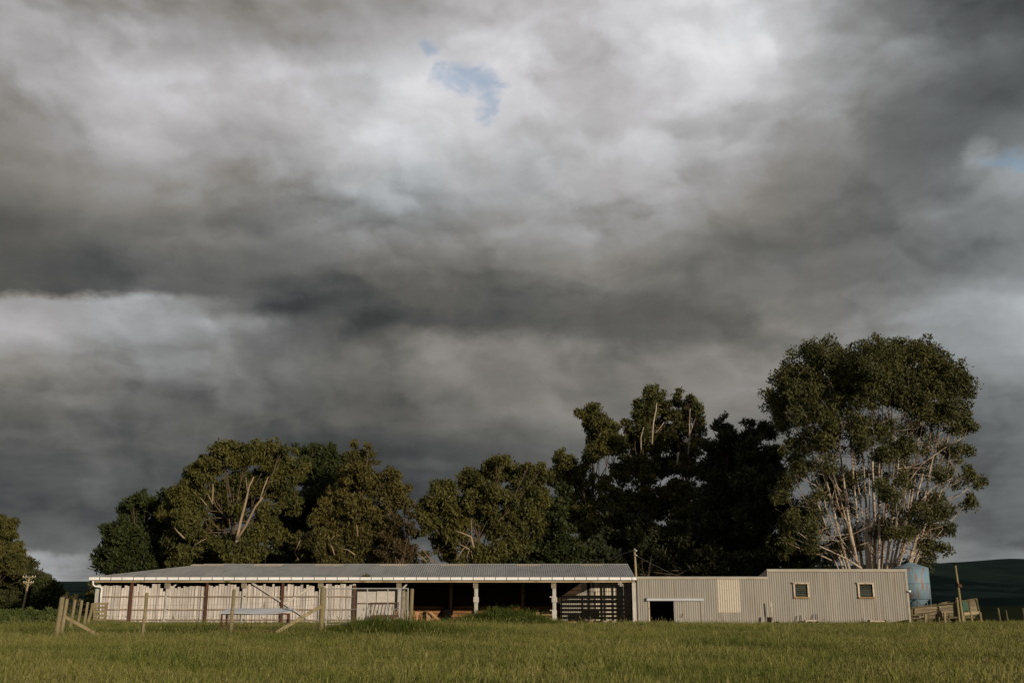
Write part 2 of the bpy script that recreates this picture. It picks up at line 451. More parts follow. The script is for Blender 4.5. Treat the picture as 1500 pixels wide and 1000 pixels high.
M['grass'] = grass_material('grass_blade', (0.080, 0.114, 0.019), (0.186, 0.188, 0.045), (0.255, 0.230, 0.084), (0.044, 0.064, 0.012))
M['seed'] = grass_material('grass_seed_head', (0.13, 0.13, 0.04), (0.20, 0.18, 0.068), (0.235, 0.20, 0.085), (0.08, 0.092, 0.02))
M['ground'] = material('turf_soil', (0.042, 0.038, 0.014), (0.070, 0.058, 0.022), 0.8, (1, 1, 1), 1.0, 0.0, 0.0, world_pos=True, spec=0.05)
M['dirt'] = material('shed_floor_dirt', (0.075, 0.055, 0.035), (0.05, 0.037, 0.024), 1.5, rough=1.0, rand=0, world_pos=True, spec=0.05)
M['forest'] = material('cloud_shaded_forest', (0.012, 0.021, 0.020), (0.019, 0.029, 0.026), 0.012, (1, 1, 3), 1.0, 0.0, 0.0, (0.007, 0.012, 0.012), 0.004, 0.5, 0.62, world_pos=True, spec=0.0, detail=8)  # cloud shade over the hills is put into this dark colour
M['far_field'] = material('far_field', (0.013, 0.0175, 0.010), (0.020, 0.024, 0.011), 0.02, (1, 1, 1), 1.0, 0.0, 0.0, (0.012, 0.015, 0.010), 0.01, 0.5, 0.6, world_pos=True, spec=0.0, detail=6)  # pasture darkened in its colour to stand for cloud shade


# ------------------------------------------------------------------ mesh helpers
def tag(o, label=None, cat=None, group=None, kind=None):
    if label:
        o['label'] = label
    if cat:
        o['category'] = cat
    if group:
        o['group'] = group
    if kind:
        o['kind'] = kind
    return o


def thing(name, loc, label, cat, group=None):
    o = bpy.data.objects.new(name, None)
    o.location = loc
    o.empty_display_size = 0.2
    COL.objects.link(o)
    return tag(o, label, cat, group)


def world_loc(o):
    p = Vector((0, 0, 0))
    while o is not None:
        p += o.location
        o = o.parent
    return p


class MB:
    def __init__(self):
        self.v = []
        self.f = []

    def add(self, verts, faces):
        b = len(self.v)
        self.v.extend([tuple(p) for p in verts])
        self.f.extend([tuple(i + b for i in f) for f in faces])
        return self

    def box(self, c, s, rot=None):
        hx, hy, hz = s[0] / 2, s[1] / 2, s[2] / 2
        vs = [Vector((x, y, z)) for x in (-hx, hx) for y in (-hy, hy) for z in (-hz, hz)]
        if rot is not None:
            vs = [rot @ p for p in vs]
        c = Vector(c)
        return self.add([p + c for p in vs], [(0, 1, 3, 2), (4, 6, 7, 5), (0, 4, 5, 1), (2, 3, 7, 6), (0, 2, 6, 4), (1, 5, 7, 3)])

    def span(self, x0, x1, y0, y1, z0, z1):
        return self.box(((x0 + x1) / 2, (y0 + y1) / 2, (z0 + z1) / 2), (abs(x1 - x0), abs(y1 - y0), abs(z1 - z0)))

    def bar(self, p0, p1, w, h):
        p0, p1 = Vector(p0), Vector(p1)
        d = p1 - p0
        q = d.to_track_quat('X', 'Z').to_matrix()
        return self.box((p0 + p1) / 2, (d.length, w, h), q)

    def tube(self, pts, rad, n=8, cap=True):
        pts = [Vector(p) for p in pts]
        if not hasattr(rad, '__len__'):
            rad = [rad] * len(pts)
        rings = []
        vs = []
        for i, p in enumerate(pts):
            a = pts[max(i - 1, 0)]
            b = pts[min(i + 1, len(pts) - 1)]
            d = (b - a).normalized()
            q = d.to_track_quat('Z', 'Y').to_matrix()
            ring = []
            for k in range(n):
                an = 2 * math.pi * k / n
                ring.append(len(vs))
                vs.append(p + q @ Vector((math.cos(an) * rad[i], math.sin(an) * rad[i], 0)))
            rings.append(ring)
        fs = []
        for i in range(len(rings) - 1):
            for k in range(n):
                fs.append((rings[i][k], rings[i][(k + 1) % n], rings[i + 1][(k + 1) % n], rings[i + 1][k]))
        if cap:
            fs.append(tuple(reversed(rings[0])))
            fs.append(tuple(rings[-1]))
        return self.add(vs, fs)

    def build(self, name, mat, parent=None, smooth=False):
        a = np.array(self.v, dtype=float)
        lo, hi = a.min(0), a.max(0)
        org = Vector(((lo[0] + hi[0]) / 2, (lo[1] + hi[1]) / 2, lo[2]))
        me = bpy.data.meshes.new(name)
        me.from_pydata([(p[0] - org.x, p[1] - org.y, p[2] - org.z) for p in self.v], [], self.f)
        me.materials.append(M[mat])
        if smooth:
            me.polygons.foreach_set('use_smooth', [True] * len(me.polygons))
        o = bpy.data.objects.new(name, me)
        COL.objects.link(o)
        if parent is not None:
            o.parent = parent
            o.location = org - world_loc(parent)
        else:
            o.location = org
        return o


def quad_object(name, verts, mat, parent=None, mat_index=None):
    """verts (N,4,3): N loose quads as one mesh"""
    verts = np.asarray(verts, dtype=np.float32)
    n = len(verts)
    org = Vector((float(verts[:, :, 0].mean()), float(verts[:, :, 1].mean()), float(verts[:, :, 2].min())))
    me = bpy.data.meshes.new(name)
    me.vertices.add(n * 4)
    me.vertices.foreach_set('co', (verts.reshape(-1, 3) - np.array(org, dtype=np.float32)).ravel())
    me.loops.add(n * 4)
    me.loops.foreach_set('vertex_index', np.arange(n * 4, dtype=np.int32))
    me.polygons.add(n)
    me.polygons.foreach_set('loop_start', np.arange(0, n * 4, 4, dtype=np.int32))
    me.update()
    me.validate()
    me.materials.append(M[mat])
    o = bpy.data.objects.new(name, me)
    COL.objects.link(o)
    if parent is not None:
        o.parent = parent
        o.location = org - world_loc(parent)
    else:
        o.location = org
    return o


def corr(x0, x1, zb, zt, to_world, pitch=0.13, amp=0.014, seg=6):
    """a corrugated sheet; zb/zt give the lower and upper edge at x, to_world maps (x, s, n)"""
    n = max(2, int(round((x1 - x0) / pitch * seg)))
    mb = MB()
    vs = []
    for i in range(n + 1):
        x = x0 + (x1 - x0) * i / n
        d = amp * math.sin(2 * math.pi * x / pitch)
        vs.append(to_world(x, zb(x), d))
        vs.append(to_world(x, zt(x), d))
    fs = [(2 * i, 2 * i + 2, 2 * i + 3, 2 * i + 1) for i in range(n)]
    return mb.add(vs, fs)


# ------------------------------------------------------------------ ground
def sstep(a, b, x):
    tt = np.clip((x - a) / (b - a), 0, 1)
    return tt * tt * (3 - 2 * tt)


def height(X, Y):
    X = np.asarray(X, dtype=float)
    Y = np.asarray(Y, dtype=float)
    z = 0.05 * np.sin(X * 0.21 + 1.0) * np.sin(Y * 0.17) + 0.03 * np.sin(X * 0.57 + Y * 0.33) + 0.04
    # beside the sheds the paddock is levelled
    flat = sstep(50, 56, Y) * (1 - sstep(90, 110, Y))
    z = z * (1 - flat) + 0.01 * flat
    # the mown heap before the open bays and the low hump before the gate
    z = z + 0.70 * np.exp(-(((X + 0.45 - 0.25 * np.sin(Y)) / 2.25) ** 2 + ((Y - 53.5) / 1.6) ** 2)) * (1 + 0.13 * np.sin(X * 2.7 + 0.6) * np.sin(Y * 2.1) + 0.08 * np.sin(X * 5.3))
    z = z + 0.44 * np.exp(-(((X + 4.4) / 2.1) ** 2 + ((Y - 36.8) / 2.2) ** 2)) + 0.16 * np.exp(-(((X + 2.2) / 1.6) ** 2 + ((Y - 33.8) / 2.0) ** 2))
    z = z + 0.14 * np.exp(-(((X + 4.0) / 3.0) ** 2 + ((Y - 43) / 4.0) ** 2))
    # weedy bank by the end of the long shed
    z = z + 0.55 * np.exp(-(((X + 28) / 4.5) ** 2 + ((Y - 60) / 4.5) ** 2)) + 0.25 * np.exp(-(((X + 33) / 5) ** 2 + ((Y - 52) / 3) ** 2))
    # the land falls away beyond the paddock
    fr = sstep(24, 42, X) * sstep(64, 190, Y)
    fl = sstep(-26, -40, X) * sstep(64, 190, Y)
    fb = sstep(128, 260, Y)
    z = z - 14 * np.maximum(np.maximum(fr, 0.35 * fl), fb)
    return z


def hz(X, Y):
    return float(height(X, Y))


def grid_object(name, xs, ys, f, mat, kind='structure'):
    XX, YY = np.meshgrid(xs, ys)
    ZZ = f(XX, YY)
    nv = len(xs)
    co = np.stack([XX, YY, ZZ], -1).reshape(-1, 3)
    me = bpy.data.meshes.new(name)
    fs = []
    for j in range(len(ys) - 1):
        b = j * nv
        fs.extend((b + i, b + i + 1, b + i + 1 + nv, b + i + nv) for i in range(nv - 1))
    me.from_pydata(co.tolist(), [], fs)
    me.polygons.foreach_set('use_smooth', [True] * len(me.polygons))
    me.materials.append(M[mat])
    o = bpy.data.objects.new(name, me)
    COL.objects.link(o)
    return tag(o, kind=kind)


xs = np.concatenate([np.linspace(-6000, -400, 14)[:-1], np.linspace(-400, -60, 30)[:-1], np.linspace(-60, 60, 241), np.linspace(60, 400, 30)[1:], np.linspace(400, 6000, 14)[1:]])
ys = np.concatenate([np.linspace(-600, -20, 8)[:-1], np.linspace(-20, 90, 221), np.linspace(90, 300, 60)[1:], np.linspace(300, 9000, 20)[1:]])
grid_object('ground', xs, ys, height, 'ground')


def hill_h(X, Y):
    # rolling country and a wooded range beyond the valley
    prof = np.interp(X, [-4000, -1600, -1250, -1050, -900, -500, 0, 400, 800, 940, 996, 1029, 1053, 1118, 1158, 1190, 1215, 1300, 1800, 4000],
                     [60, 52, 50, 49, 50, 48, 60, 75, 86, 95, 89, 93, 93.5, 98, 101.5, 100, 95, 84, 90, 80])
    rid = np.exp(-((Y - 2500) / 650.0) ** 2)
    z = -15 + (prof + 15) * rid
    z += 9 * np.sin(X * 0.021 + 0.5 + Y * 0.004) * np.sin(Y * 0.006) * rid * sstep(2400, 2000, Y)
    mid = np.exp(-((Y - 900) / 330.0) ** 2)
    z += mid * np.interp(X, [-4000, -500, 100, 350, 520, 700, 1500], [5, 4, 6, 18, 26, 22, 20])
    return z


hx = np.linspace(-3600, 3600, 361)
hy = np.linspace(420, 4200, 76)
grid_object('hill', hx, hy, hill_h, 'forest')


def far_field(X, Y):
    return -15 + 15.0 * np.exp(-((Y - 640) / 150.0) ** 2) * np.interp(X, [150, 230, 330, 600], [0.35, 0.8, 1.0, 1.25])


grid_object('field', np.linspace(120, 760, 33), np.linspace(330, 900, 30), far_field, 'far_field')

# ------------------------------------------------------------------ the long open shed
YF = 60.0                       # front line of the sheds
k_eave = 60.0 / (1500 * CT + 348 * ST)


def FX(x):                      # photo column at the shed front -> metres
    return (x - 750.0) * 60.0 / (1500 * CT + 380 * ST)


def FZ(y):
    return W(750, y, YF).z


XL, XR = -23.9, 7.0
EAVE_Z, RIDGE_Z, RIDGE_Y, EAVE_Y = 2.585, 3.44, 63.25, 59.62
shed = thing('open_shed', (-8.5, 63, 0), 'long open-fronted farm shed with low grey iron roof, white gutter and pale paling front', 'shed')
run, rise = RIDGE_Y - EAVE_Y, RIDGE_Z - EAVE_Z
SL = math.hypot(run, rise)


def roof_map(x, s, n):
    f = s / SL
    return Vector((x, EAVE_Y + run * f - n * rise / SL, EAVE_Z + rise * f + n * run / SL))


HIP_X = XL + 5.4
xx = XL
i = 0
while xx < XR - 0.05:
    x1 = min(xx + 0.78, XR)

    def top(x):
        return SL if x >= HIP_X else max(0.03, SL * (x - XL) / (HIP_X - XL))
    corr(xx, x1, lambda x: 0.0, top, roof_map, 0.13, 0.012, 5).build('roof_sheet', 'roof', shed)
    xx = x1
    i += 1
# back slope and the hipped end, the underside
mb = MB()
mb.add([(XL, 66.9, EAVE_Z), (XR, 66.9, EAVE_Z), (XR, RIDGE_Y, RIDGE_Z - 0.03), (HIP_X, RIDGE_Y, RIDGE_Z - 0.03)], [(0, 1, 2, 3)])
mb.add([(XL, EAVE_Y, EAVE_Z), (XL, 66.9, EAVE_Z), (HIP_X, RIDGE_Y, RIDGE_Z - 0.03)], [(0, 1, 2)])
mb.build('back_slope', 'roof', shed)
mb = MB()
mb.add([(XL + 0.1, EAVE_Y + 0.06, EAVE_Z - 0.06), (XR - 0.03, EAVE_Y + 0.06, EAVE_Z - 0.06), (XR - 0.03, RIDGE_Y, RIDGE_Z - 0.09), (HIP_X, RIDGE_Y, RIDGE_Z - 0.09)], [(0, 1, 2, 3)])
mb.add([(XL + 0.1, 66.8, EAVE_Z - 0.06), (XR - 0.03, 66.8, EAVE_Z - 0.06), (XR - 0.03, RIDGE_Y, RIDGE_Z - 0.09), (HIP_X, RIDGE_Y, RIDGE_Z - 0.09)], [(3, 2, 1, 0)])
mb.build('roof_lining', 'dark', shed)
MB().tube([(HIP_X - 0.1, RIDGE_Y, RIDGE_Z - 0.02), (XR, RIDGE_Y, RIDGE_Z - 0.02)], 0.05, 6).build('ridge_cap', 'roof', shed)
MB().tube([(XL, EAVE_Y + 0.02, EAVE_Z), (HIP_X, RIDGE_Y, RIDGE_Z - 0.02)], 0.03, 6).build('hip_cap', 'roof', shed)
# skylight sheets under the ridge
for (a, b) in ((278, 326), (372, 412), (460, 503), (555, 596), (646, 684), (756, 792), (850, 884)):
    xa, xb = FX(a) * RIDGE_Y / 60, FX(b) * RIDGE_Y / 60
    corr(xa, xb, lambda x: SL * 0.83, lambda x: SL * 0.985, lambda x, s, n: roof_map(x, s, n + 0.012), 0.13, 0.012, 5).build('skylight_sheet', 'skylight', shed)
# rafters seen from under the eaves
for x in np.linspace(XL + 0.4, XR - 0.3, 15):
    MB().bar((x, EAVE_Y + 0.15, EAVE_Z - 0.12), (x, RIDGE_Y, RIDGE_Z - 0.16), 0.06, 0.12).build('rafter', 'dark_timber', shed)
# gutter in short lengths with dark brackets between, fascia below
gut = MB().span(XL - 0.05, XR + 0.05, EAVE_Y - 0.12, EAVE_Y + 0.0, EAVE_Z - 0.15, EAVE_Z + 0.005).build('gutter', 'white_paint', shed)
x = XL + 0.55
while x < XR:
    MB().span(x - 0.018, x + 0.018, EAVE_Y - 0.128, EAVE_Y + 0.0, EAVE_Z - 0.16, EAVE_Z + 0.018).build('gutter_bracket', 'gutter_dark', gut)
    x += 0.645 + random.uniform(-0.02, 0.02)
MB().span(XL + 0.05, XR, EAVE_Y - 0.07, EAVE_Y + 0.03, EAVE_Z - 0.18, EAVE_Z - 0.155).build('gutter_underside', 'rust', gut)
MB().span(XL + 0.05, XR - 0.02, EAVE_Y + 0.04, EAVE_Y + 0.10, EAVE_Z - 0.275, EAVE_Z - 0.16).build('fascia', 'tan_timber', shed)
# downpipe with its double bend
pp = [W(136, 850, 59.5), W(136.5, 856, 59.55), W(139, 858, 59.6), W(147, 859, 59.72), W(149, 861, 59.75), W(148, 870, 59.75), W(146.5, 908, 59.75)]
MB().tube(pp, 0.045, 8).build('downpipe', 'white_paint', shed, True)
# dry tuft of grass in the gutter
tv = []
gx = FX(537)
for _ in range(70):
    p = np.array([gx + random.gauss(0, 0.12), EAVE_Y - 0.06, EAVE_Z])
    h = random.uniform(0.08, 0.3) * max(0.2, 1 - abs(p[0] - gx) / 0.4)
    tip = p + np.array([random.gauss(0, 0.08), random.gauss(0, 0.04), h])
    tv.append([p - [0.012, 0, 0], p + [0.012, 0, 0], tip + [0.004, 0, 0], tip - [0.004, 0, 0]])
o = quad_object('grass_tuft', tv, 'leaf_gold')
tag(o, 'dry tuft of grass sprouting from the long white gutter', 'grass')

# main posts of the front
post_px = (245, 357.5, 470, 585, 697.5, 812, 929)
for i, px in enumerate(post_px):
    x = FX(px)
    wdt = 0.20 if px != 929 else 0.22
    p = MB().span(x - wdt / 2, x + wdt / 2, YF - 0.10, YF + 0.08, 0, EAVE_Z - 0.28).build('post', 'white_post', shed)
    if px != 929:
        blk = MB()
        for k in range(4):
            blk.span(x - 0.17 + k * 0.072, x - 0.17 + k * 0.072 + 0.064, YF - 0.16, YF - 0.103, FZ(861), EAVE_Z - 0.275)
        blk.build('post_block', 'grey_post', p)
        if px < 600:
            MB().bar((x + 0.16, YF - 0.02, EAVE_Z - 0.62), (x + 0.42, YF + 0.25, EAVE_Z - 0.3), 0.08, 0.08).build('knee_brace', 'white_post', p)
    if px in (697.5, 812):
        MB().span(x - 0.15, x + 0.15, YF - 0.16, YF - 0.103, FZ(881.5), FZ(874)).build('cleat', 'white_post', p)
    if px == 812:
        MB().span(x - 0.26, x - 0.1, YF - 0.14, YF - 0.105, FZ(874.5), FZ(873)).build('peg', 'white_post', p)
        MB().span(x - 0.26, x - 0.1, YF - 0.14, YF - 0.105, FZ(894), FZ(892.6)).build('peg', 'white_post', p)
        MB().span(x - 0.13, x + 0.13, YF - 0.15, YF - 0.103, 0, FZ(893)).build('cleat', 'white_post', p)

# palings
rail_y = (873, 892, 907)
x = FX(141)
k = 0
skip = [(520, 585)]
short = {(236, 244): 866, (346, 356): 865, (457, 469): 866}
while x < FX(519):
    wd = random.uniform(0.145, 0.195)
    px = x / (FX(751) - FX(750)) + 750
    topy = random.choice((855.0, 856, 857, 857.5, 858, 858, 858.5, 859, 861))
    if 480 < px:
        topy = random.choice((854.5, 855, 856, 856.5, 858))
    for (a, b), ty in short.items():
        if a < px < b:
            topy = ty + random.uniform(-0.5, 0.5)
    lean = random.uniform(-0.010, 0.010)
    yo = random.uniform(-0.008, 0.008)
    bz = FZ(911) + random.uniform(-0.03, 0.02)
    tz = FZ(topy)
    mb = MB()
    y0, y1 = YF + yo, YF + yo + 0.02
    gap = random.uniform(0.012, 0.032)
    mb.add([(x, y0, bz), (x + wd - gap, y0, bz), (x + wd - gap + lean, y0, tz + random.uniform(-0.02, 0.02)), (x + lean, y0, tz),
            (x, y1, bz), (x + wd - gap, y1, bz), (x + wd - gap + lean, y1, tz), (x + lean, y1, tz)],
           [(0, 1, 2, 3), (5, 4, 7, 6), (4, 0, 3, 7), (1, 5, 6, 2), (3, 2, 6, 7), (4, 5, 1, 0)])
    mb.build('paling', 'paling', shed)
    x += wd
    k += 1
# rails across the palings, in lengths between the posts
ends = (150, 191, 244, 302, 356, 413, 469, 519)
for ry in rail_y:
    for a, b in zip(ends[:-1], ends[1:]):
        z = FZ(ry) + random.uniform(-0.012, 0.012)
        z2 = z + random.uniform(-0.02, 0.02)
        MB().bar((FX(a) + 0.03, YF - 0.055, z), (FX(b) - 0.06, YF - 0.055, z2), 0.09, 0.06).build('rail', 'rail', shed)
# rusty steel stanchions
for px in (193, 303.5, 414.5, 520):
    xx = FX(px)
    MB().span(xx - 0.075, xx + 0.055, YF - 0.19, YF - 0.08, 0, FZ(853 if px < 500 else 857)).build('steel_stanchion', 'rust', shed)
# crossed braces
for (a, b) in (((369, 853), (451, 906)), ((457, 858.5), (384, 904))):
    pa, pb = W(*a, YF - 0.125), W(*b, YF - 0.125)
    if a[0] > 400:
        pa.y += 0.055
        pb.y += 0.055
    MB().bar(pa, pb, 0.03, 0.10).build('brace', 'paling', shed)
# a narrow white board behind the downpipe at the corner
MB().span(FX(138.5), FX(146), YF - 0.02, YF + 0.05, 0.1, FZ(857)).build('corner_board', 'white_post', shed)
# boarded half door in the fourth bay
for (a, b, c, d) in ((523, 550.5, 866, 908), (551.5, 578, 865.5, 908)):
    MB().span(FX(a), FX(b), YF + 0.02, YF + 0.045, FZ(d), FZ(c)).build('door_board', 'white_board', shed)
for a in (545, 549.5, 554.5, 559.5, 564.5, 569.5, 574.5):
    MB().span(FX(a), FX(a + 4.3), YF + 0.0, YF + 0.017, FZ(901), FZ(884.5)).build('door_board', 'white_board', shed)
MB().span(FX(522), FX(586), YF - 0.03, YF - 0.004, FZ(884), FZ(882.6)).build('door_rail', 'rust', shed)
# floor, back wall boards and inner posts of the open bays
MB().span(XL + 0.3, XR, YF + 0.1, 66.6, 0.02, 0.075).build('floor', 'dirt', shed)
zz_ = 0.08
ib = 0
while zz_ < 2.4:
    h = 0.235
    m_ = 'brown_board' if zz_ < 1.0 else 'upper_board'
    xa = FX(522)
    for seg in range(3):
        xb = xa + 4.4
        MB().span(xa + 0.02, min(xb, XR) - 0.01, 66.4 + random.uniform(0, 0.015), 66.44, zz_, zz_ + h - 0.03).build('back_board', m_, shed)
        xa = xb
    zz_ += h
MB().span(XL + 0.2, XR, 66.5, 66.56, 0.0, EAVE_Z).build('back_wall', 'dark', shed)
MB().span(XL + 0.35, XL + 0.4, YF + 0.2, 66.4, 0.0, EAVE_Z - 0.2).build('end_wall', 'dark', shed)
for px in (660, 765.5, 870):
    c = W(px, 890, 66.1)
    MB().tube([(c.x, 66.1, 0.05), (c.x + 0.02, 66.1, EAVE_Z)], 0.10, 8).build('inner_post', 'raw_wood' if px < 800 else 'dark_timber', shed)
# partition behind the palings keeps that side dark
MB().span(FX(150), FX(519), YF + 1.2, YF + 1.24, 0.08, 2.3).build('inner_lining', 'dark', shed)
# corrugated wall inside the last bay, its sloped top shaped as the slanting edge of the light
YW = 60.93


def inner_map(x, s, n):
    return Vector((x, YW - n, s))


def light_edge_top(x):
    pa, pb = W(821, 882, YW), W(889, 850, YW)
    f = (x - pa.x) / (pb.x - pa.x)
    return min(pa.z + f * (pb.z - pa.z), EAVE_Z - 0.12)


for (a, b, mt) in ((821, 846, 'iron'), (846, 872, 'iron'), (872, 902, 'fibre'), (902.5, 924, 'iron')):
    corr(W(a, 870, YW).x, W(b, 870, YW).x, lambda x: 0.1, light_edge_top, inner_map, 0.13, 0.014).build('inner_sheet', mt, shed)

# ------------------------------------------------------------------ stock gate in the last bay
yg = 59.95
gate = thing('stock_gate', (W(872, 905, yg).x, yg, 0.06), 'slatted stock gate, black with painted-in shade, under the shed roof beside the sliding door', 'gate')
for (y0, y1) in ((871.5, 876.5), (879.5, 883), (885.3, 888.8), (891, 894.6), (897, 900.6), (902.6, 906.5)):
    a, b = W(822.5, y0, yg), W(924, y1, yg)
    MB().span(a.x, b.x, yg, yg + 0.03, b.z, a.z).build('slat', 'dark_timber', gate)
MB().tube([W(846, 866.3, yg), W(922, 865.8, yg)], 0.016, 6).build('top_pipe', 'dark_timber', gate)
for (px, y0, wd) in ((822.5, 872, 2.2), (871.5, 866, 2.2), (881, 852, 3.4), (904.5, 849, 2.6), (916.5, 849, 2.2), (925.5, 850, 3.4)):
    c = W(px, 880, yg + 0.06)
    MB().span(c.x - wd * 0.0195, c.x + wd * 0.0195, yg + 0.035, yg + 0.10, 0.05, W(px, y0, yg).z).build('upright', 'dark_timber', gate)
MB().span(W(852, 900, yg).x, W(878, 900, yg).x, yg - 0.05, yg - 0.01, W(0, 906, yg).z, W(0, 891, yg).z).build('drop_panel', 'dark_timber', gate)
tag(MB().span(FX(826.5), FX(844), 59.7, 60.0, 0.05, 0.17).build('plank_block', 'raw_wood'), 'short raw timber block lying before the black slatted gate', 'timber')
for k_, px in enumerate((867, 887, 899)):
    c = W(px, 907, 60.15)
    tag(MB().tube([(c.x - 0.12, 60.15, 0.15), (c.x + 0.14, 60.1, 0.16)], 0.05, 7).build('timber_offcut', 'raw_wood' if k_ == 0 else 'white_post'),
        ('brown timber offcut in the grass at the middle of the black slatted gate', 'pale timber offcut in the grass under the cream sheet behind the black gate', 'pale timber offcut in the grass nearest the corner of the iron shed')[k_], 'timber', 'offcuts under the slatted gate')

# ------------------------------------------------------------------ things in the open bays
yb = 61.2
c = W(622, 905, yb)
bench = thing('work_bench', (c.x, yb, 0.08), 'rough raw timber work bench with shelf in the open bay behind the olive gate post', 'bench')
zt = W(0, 899, yb).z
for (a, b) in ((609, 620), (620.5, 627), (627.5, 633)):
    MB().span(W(a, 0, yb).x * 0 + (a - 750) * yb / 1550, (b - 750) * yb / 1550, yb - 0.3, yb + 0.25, zt - 0.05, zt + random.uniform(0, 0.02)).build('top_plank', 'raw_wood', bench)
for a in (612.5, 632):
    xa = (a - 750) * yb / 1550
    for yy in (yb - 0.26, yb + 0.2):
        MB().span(xa - 0.05, xa + 0.05, yy - 0.04, yy + 0.04, 0.075, zt - 0.053).build('leg', 'raw_wood', bench)
MB().span((614 - 750) * yb / 1550, (631 - 750) * yb / 1550, yb - 0.2, yb + 0.15, 0.16, 0.22).build('shelf', 'rust', bench)
MB().span((608.5 - 750) * yb / 1550, (616 - 750) * yb / 1550, yb - 0.1, yb + 0.1, zt + 0.025, zt + 0.12).build('vice_block', 'raw_wood', bench)
MB().span((626 - 750) * yb / 1550, (634 - 750) * yb / 1550, yb - 0.36, yb - 0.31, 0.18, zt - 0.06).build('front_panel', 'ply', bench)
tag(MB().tube([((623 - 750) * yb / 1550, yb - 0.42, 0.23), ((623 - 750) * yb / 1550, yb - 0.42, 0.3), ((623 - 750) * yb / 1550, yb - 0.42, 0.66), ((623 - 750) * yb / 1550, yb - 0.42, 0.70)], [0.08, 0.10, 0.10, 0.06], 10).build('fuel_can', 'dark_timber'),
    'black can on the shelf at the front of the work bench', 'can')
mb = MB()
p0, p1 = W(630, 896, 60.9), W(645, 909.5, 60.6)
tag(MB().bar(p0, p1, 0.30, 0.05).build('leaning_plank', 'raw_wood'), 'wide raw plank leaning from the work bench to the ground', 'plank')
c = W(652, 909, 60.3)
tub = thing('feed_tub', (c.x, 60.3, 0.08), 'small white tub with green lid on the ground by the leaning plank', 'tub')
MB().tube([(c.x, 60.3, 0.08), (c.x, 60.3, 0.2)], [0.11, 0.125], 14).build('bucket', 'tub_white', tub)
MB().tube([(c.x, 60.3, 0.2), (c.x, 60.3, 0.25), (c.x, 60.3, 0.29)], [0.135, 0.135, 0.05], 14).build('lid', 'tub_green', tub)
c = W(647, 909, 60.35)
tag(MB().tube([(c.x, 60.35, 0.08), (c.x, 60.35, 0.2), (c.x, 60.35, 0.22)], [0.05, 0.05, 0.03], 10).build('tin_can', 'red_tin'), 'small red tin standing beside the green lidded tub', 'tin')
# stacked frames leaning on the back wall
c = W(655, 898, 65.4)
tag(MB().bar((c.x, 65.3, 0.08), (c.x + 0.1, 66.2, 0.95), 0.55, 0.06).build('old_hurdle', 'dark_timber'), 'dark hurdle leaning on the brown back boards beside an inner post', 'hurdle')
yb = 61.6
tag(MB().span((784 - 750) * yb / 1550, (813 - 750) * yb / 1550, yb, yb + 0.6, 0.08, W(0, 896, yb).z).build('plywood_box', 'ply'), 'plain plywood box on the floor behind the pale cleated shed post', 'box')
yt = 60.9
c = W(787, 905, yt)
tr_ = thing('low_trestle', (c.x, yt, 0.08), 'low timber trestle lying before the plywood box', 'trestle')
zt = W(0, 902.5, yt).z
MB().bar(((775 - 750) * yt / 1552, yt, zt), ((803 - 750) * yt / 1552, yt, zt - 0.02), 0.10, 0.05).build('beam', 'raw_wood', tr_)
for a, s in ((779, 0.10), (784, -0.08), (791, 0.02), (796, 0.02)):
    xa = (a - 750) * yt / 1552
    MB().bar((xa, yt - 0.02, zt - 0.03), (xa + s, yt - 0.02 - abs(s), 0.06), 0.05, 0.045).build('leg', 'raw_wood', tr_)
tag(MB().span((753 - 750) * 65.8 / 1550, (758 - 750) * 65.8 / 1550, 65.7, 65.95, 0.62, 0.9).build('red_drum', 'red_tin'), 'red container on the back boards just behind the grassy heap', 'container')

# hay rack leaning at the boarded door
yk = 59.55
rack = thing('hay_rack', (W(563, 905, yk).x, yk, 0.06), 'rusty iron hay rack with slanted bars standing against the whitewashed boards', 'rack')
MB().bar(W(542, 902.5, yk), W(584, 901.5, yk), 0.08, 0.14).build('trough_rail', 'rust', rack)
MB().bar(W(543, 882.5, yk + 0.15), W(585, 882, yk + 0.15), 0.03, 0.035).build('top_rail', 'rust', rack)
for a, b in ((546, 542), (549.5, 545.5), (555.5, 552), (560.5, 557), (566, 562.5), (571, 567.5), (576, 573), (584, 581.5)):
    MB().tube([W(a, 883, yk + 0.12), W(b, 903, yk - 0.02)], 0.016, 6).build('bar', 'rust', rack)
for a in (542.5, 583):
    MB().tube([W(a, 882, yk + 0.15), W(a, 909, yk)], 0.026, 6).build('leg', 'rust', rack)

# ------------------------------------------------------------------ the corrugated wool shed
LOWZ, HIZ = FZ(844), FZ(833)
XA, XB, XC = 7.12, FX(1126), FX(1331.5)
wool = thing('wool_shed', (15, 63, 0), 'windowless-roofed dull grey corrugated iron shed with stepped parapet and two louvre windows', 'shed')
wool['label'] = 'dull grey corrugated iron shed with stepped flat top and two small louvre windows'


def wall_map(x, s, n):
    return Vector((x, YF - n, s))


def sheets(x0, x1, z0, z1, mat='iron', width=0.83):
    n = max(1, int(round((x1 - x0) / width)))
    for q in range(n):
        a = x0 + (x1 - x0) * q / n
        b = x0 + (x1 - x0) * (q + 1) / n
        of = random.uniform(0, 0.006)
        corr(a, b, lambda x: z0, lambda x: z1, lambda x, s, nn: Vector((x, YF - nn - of, s)), 0.13, 0.014).build('wall_sheet', mat, wool)


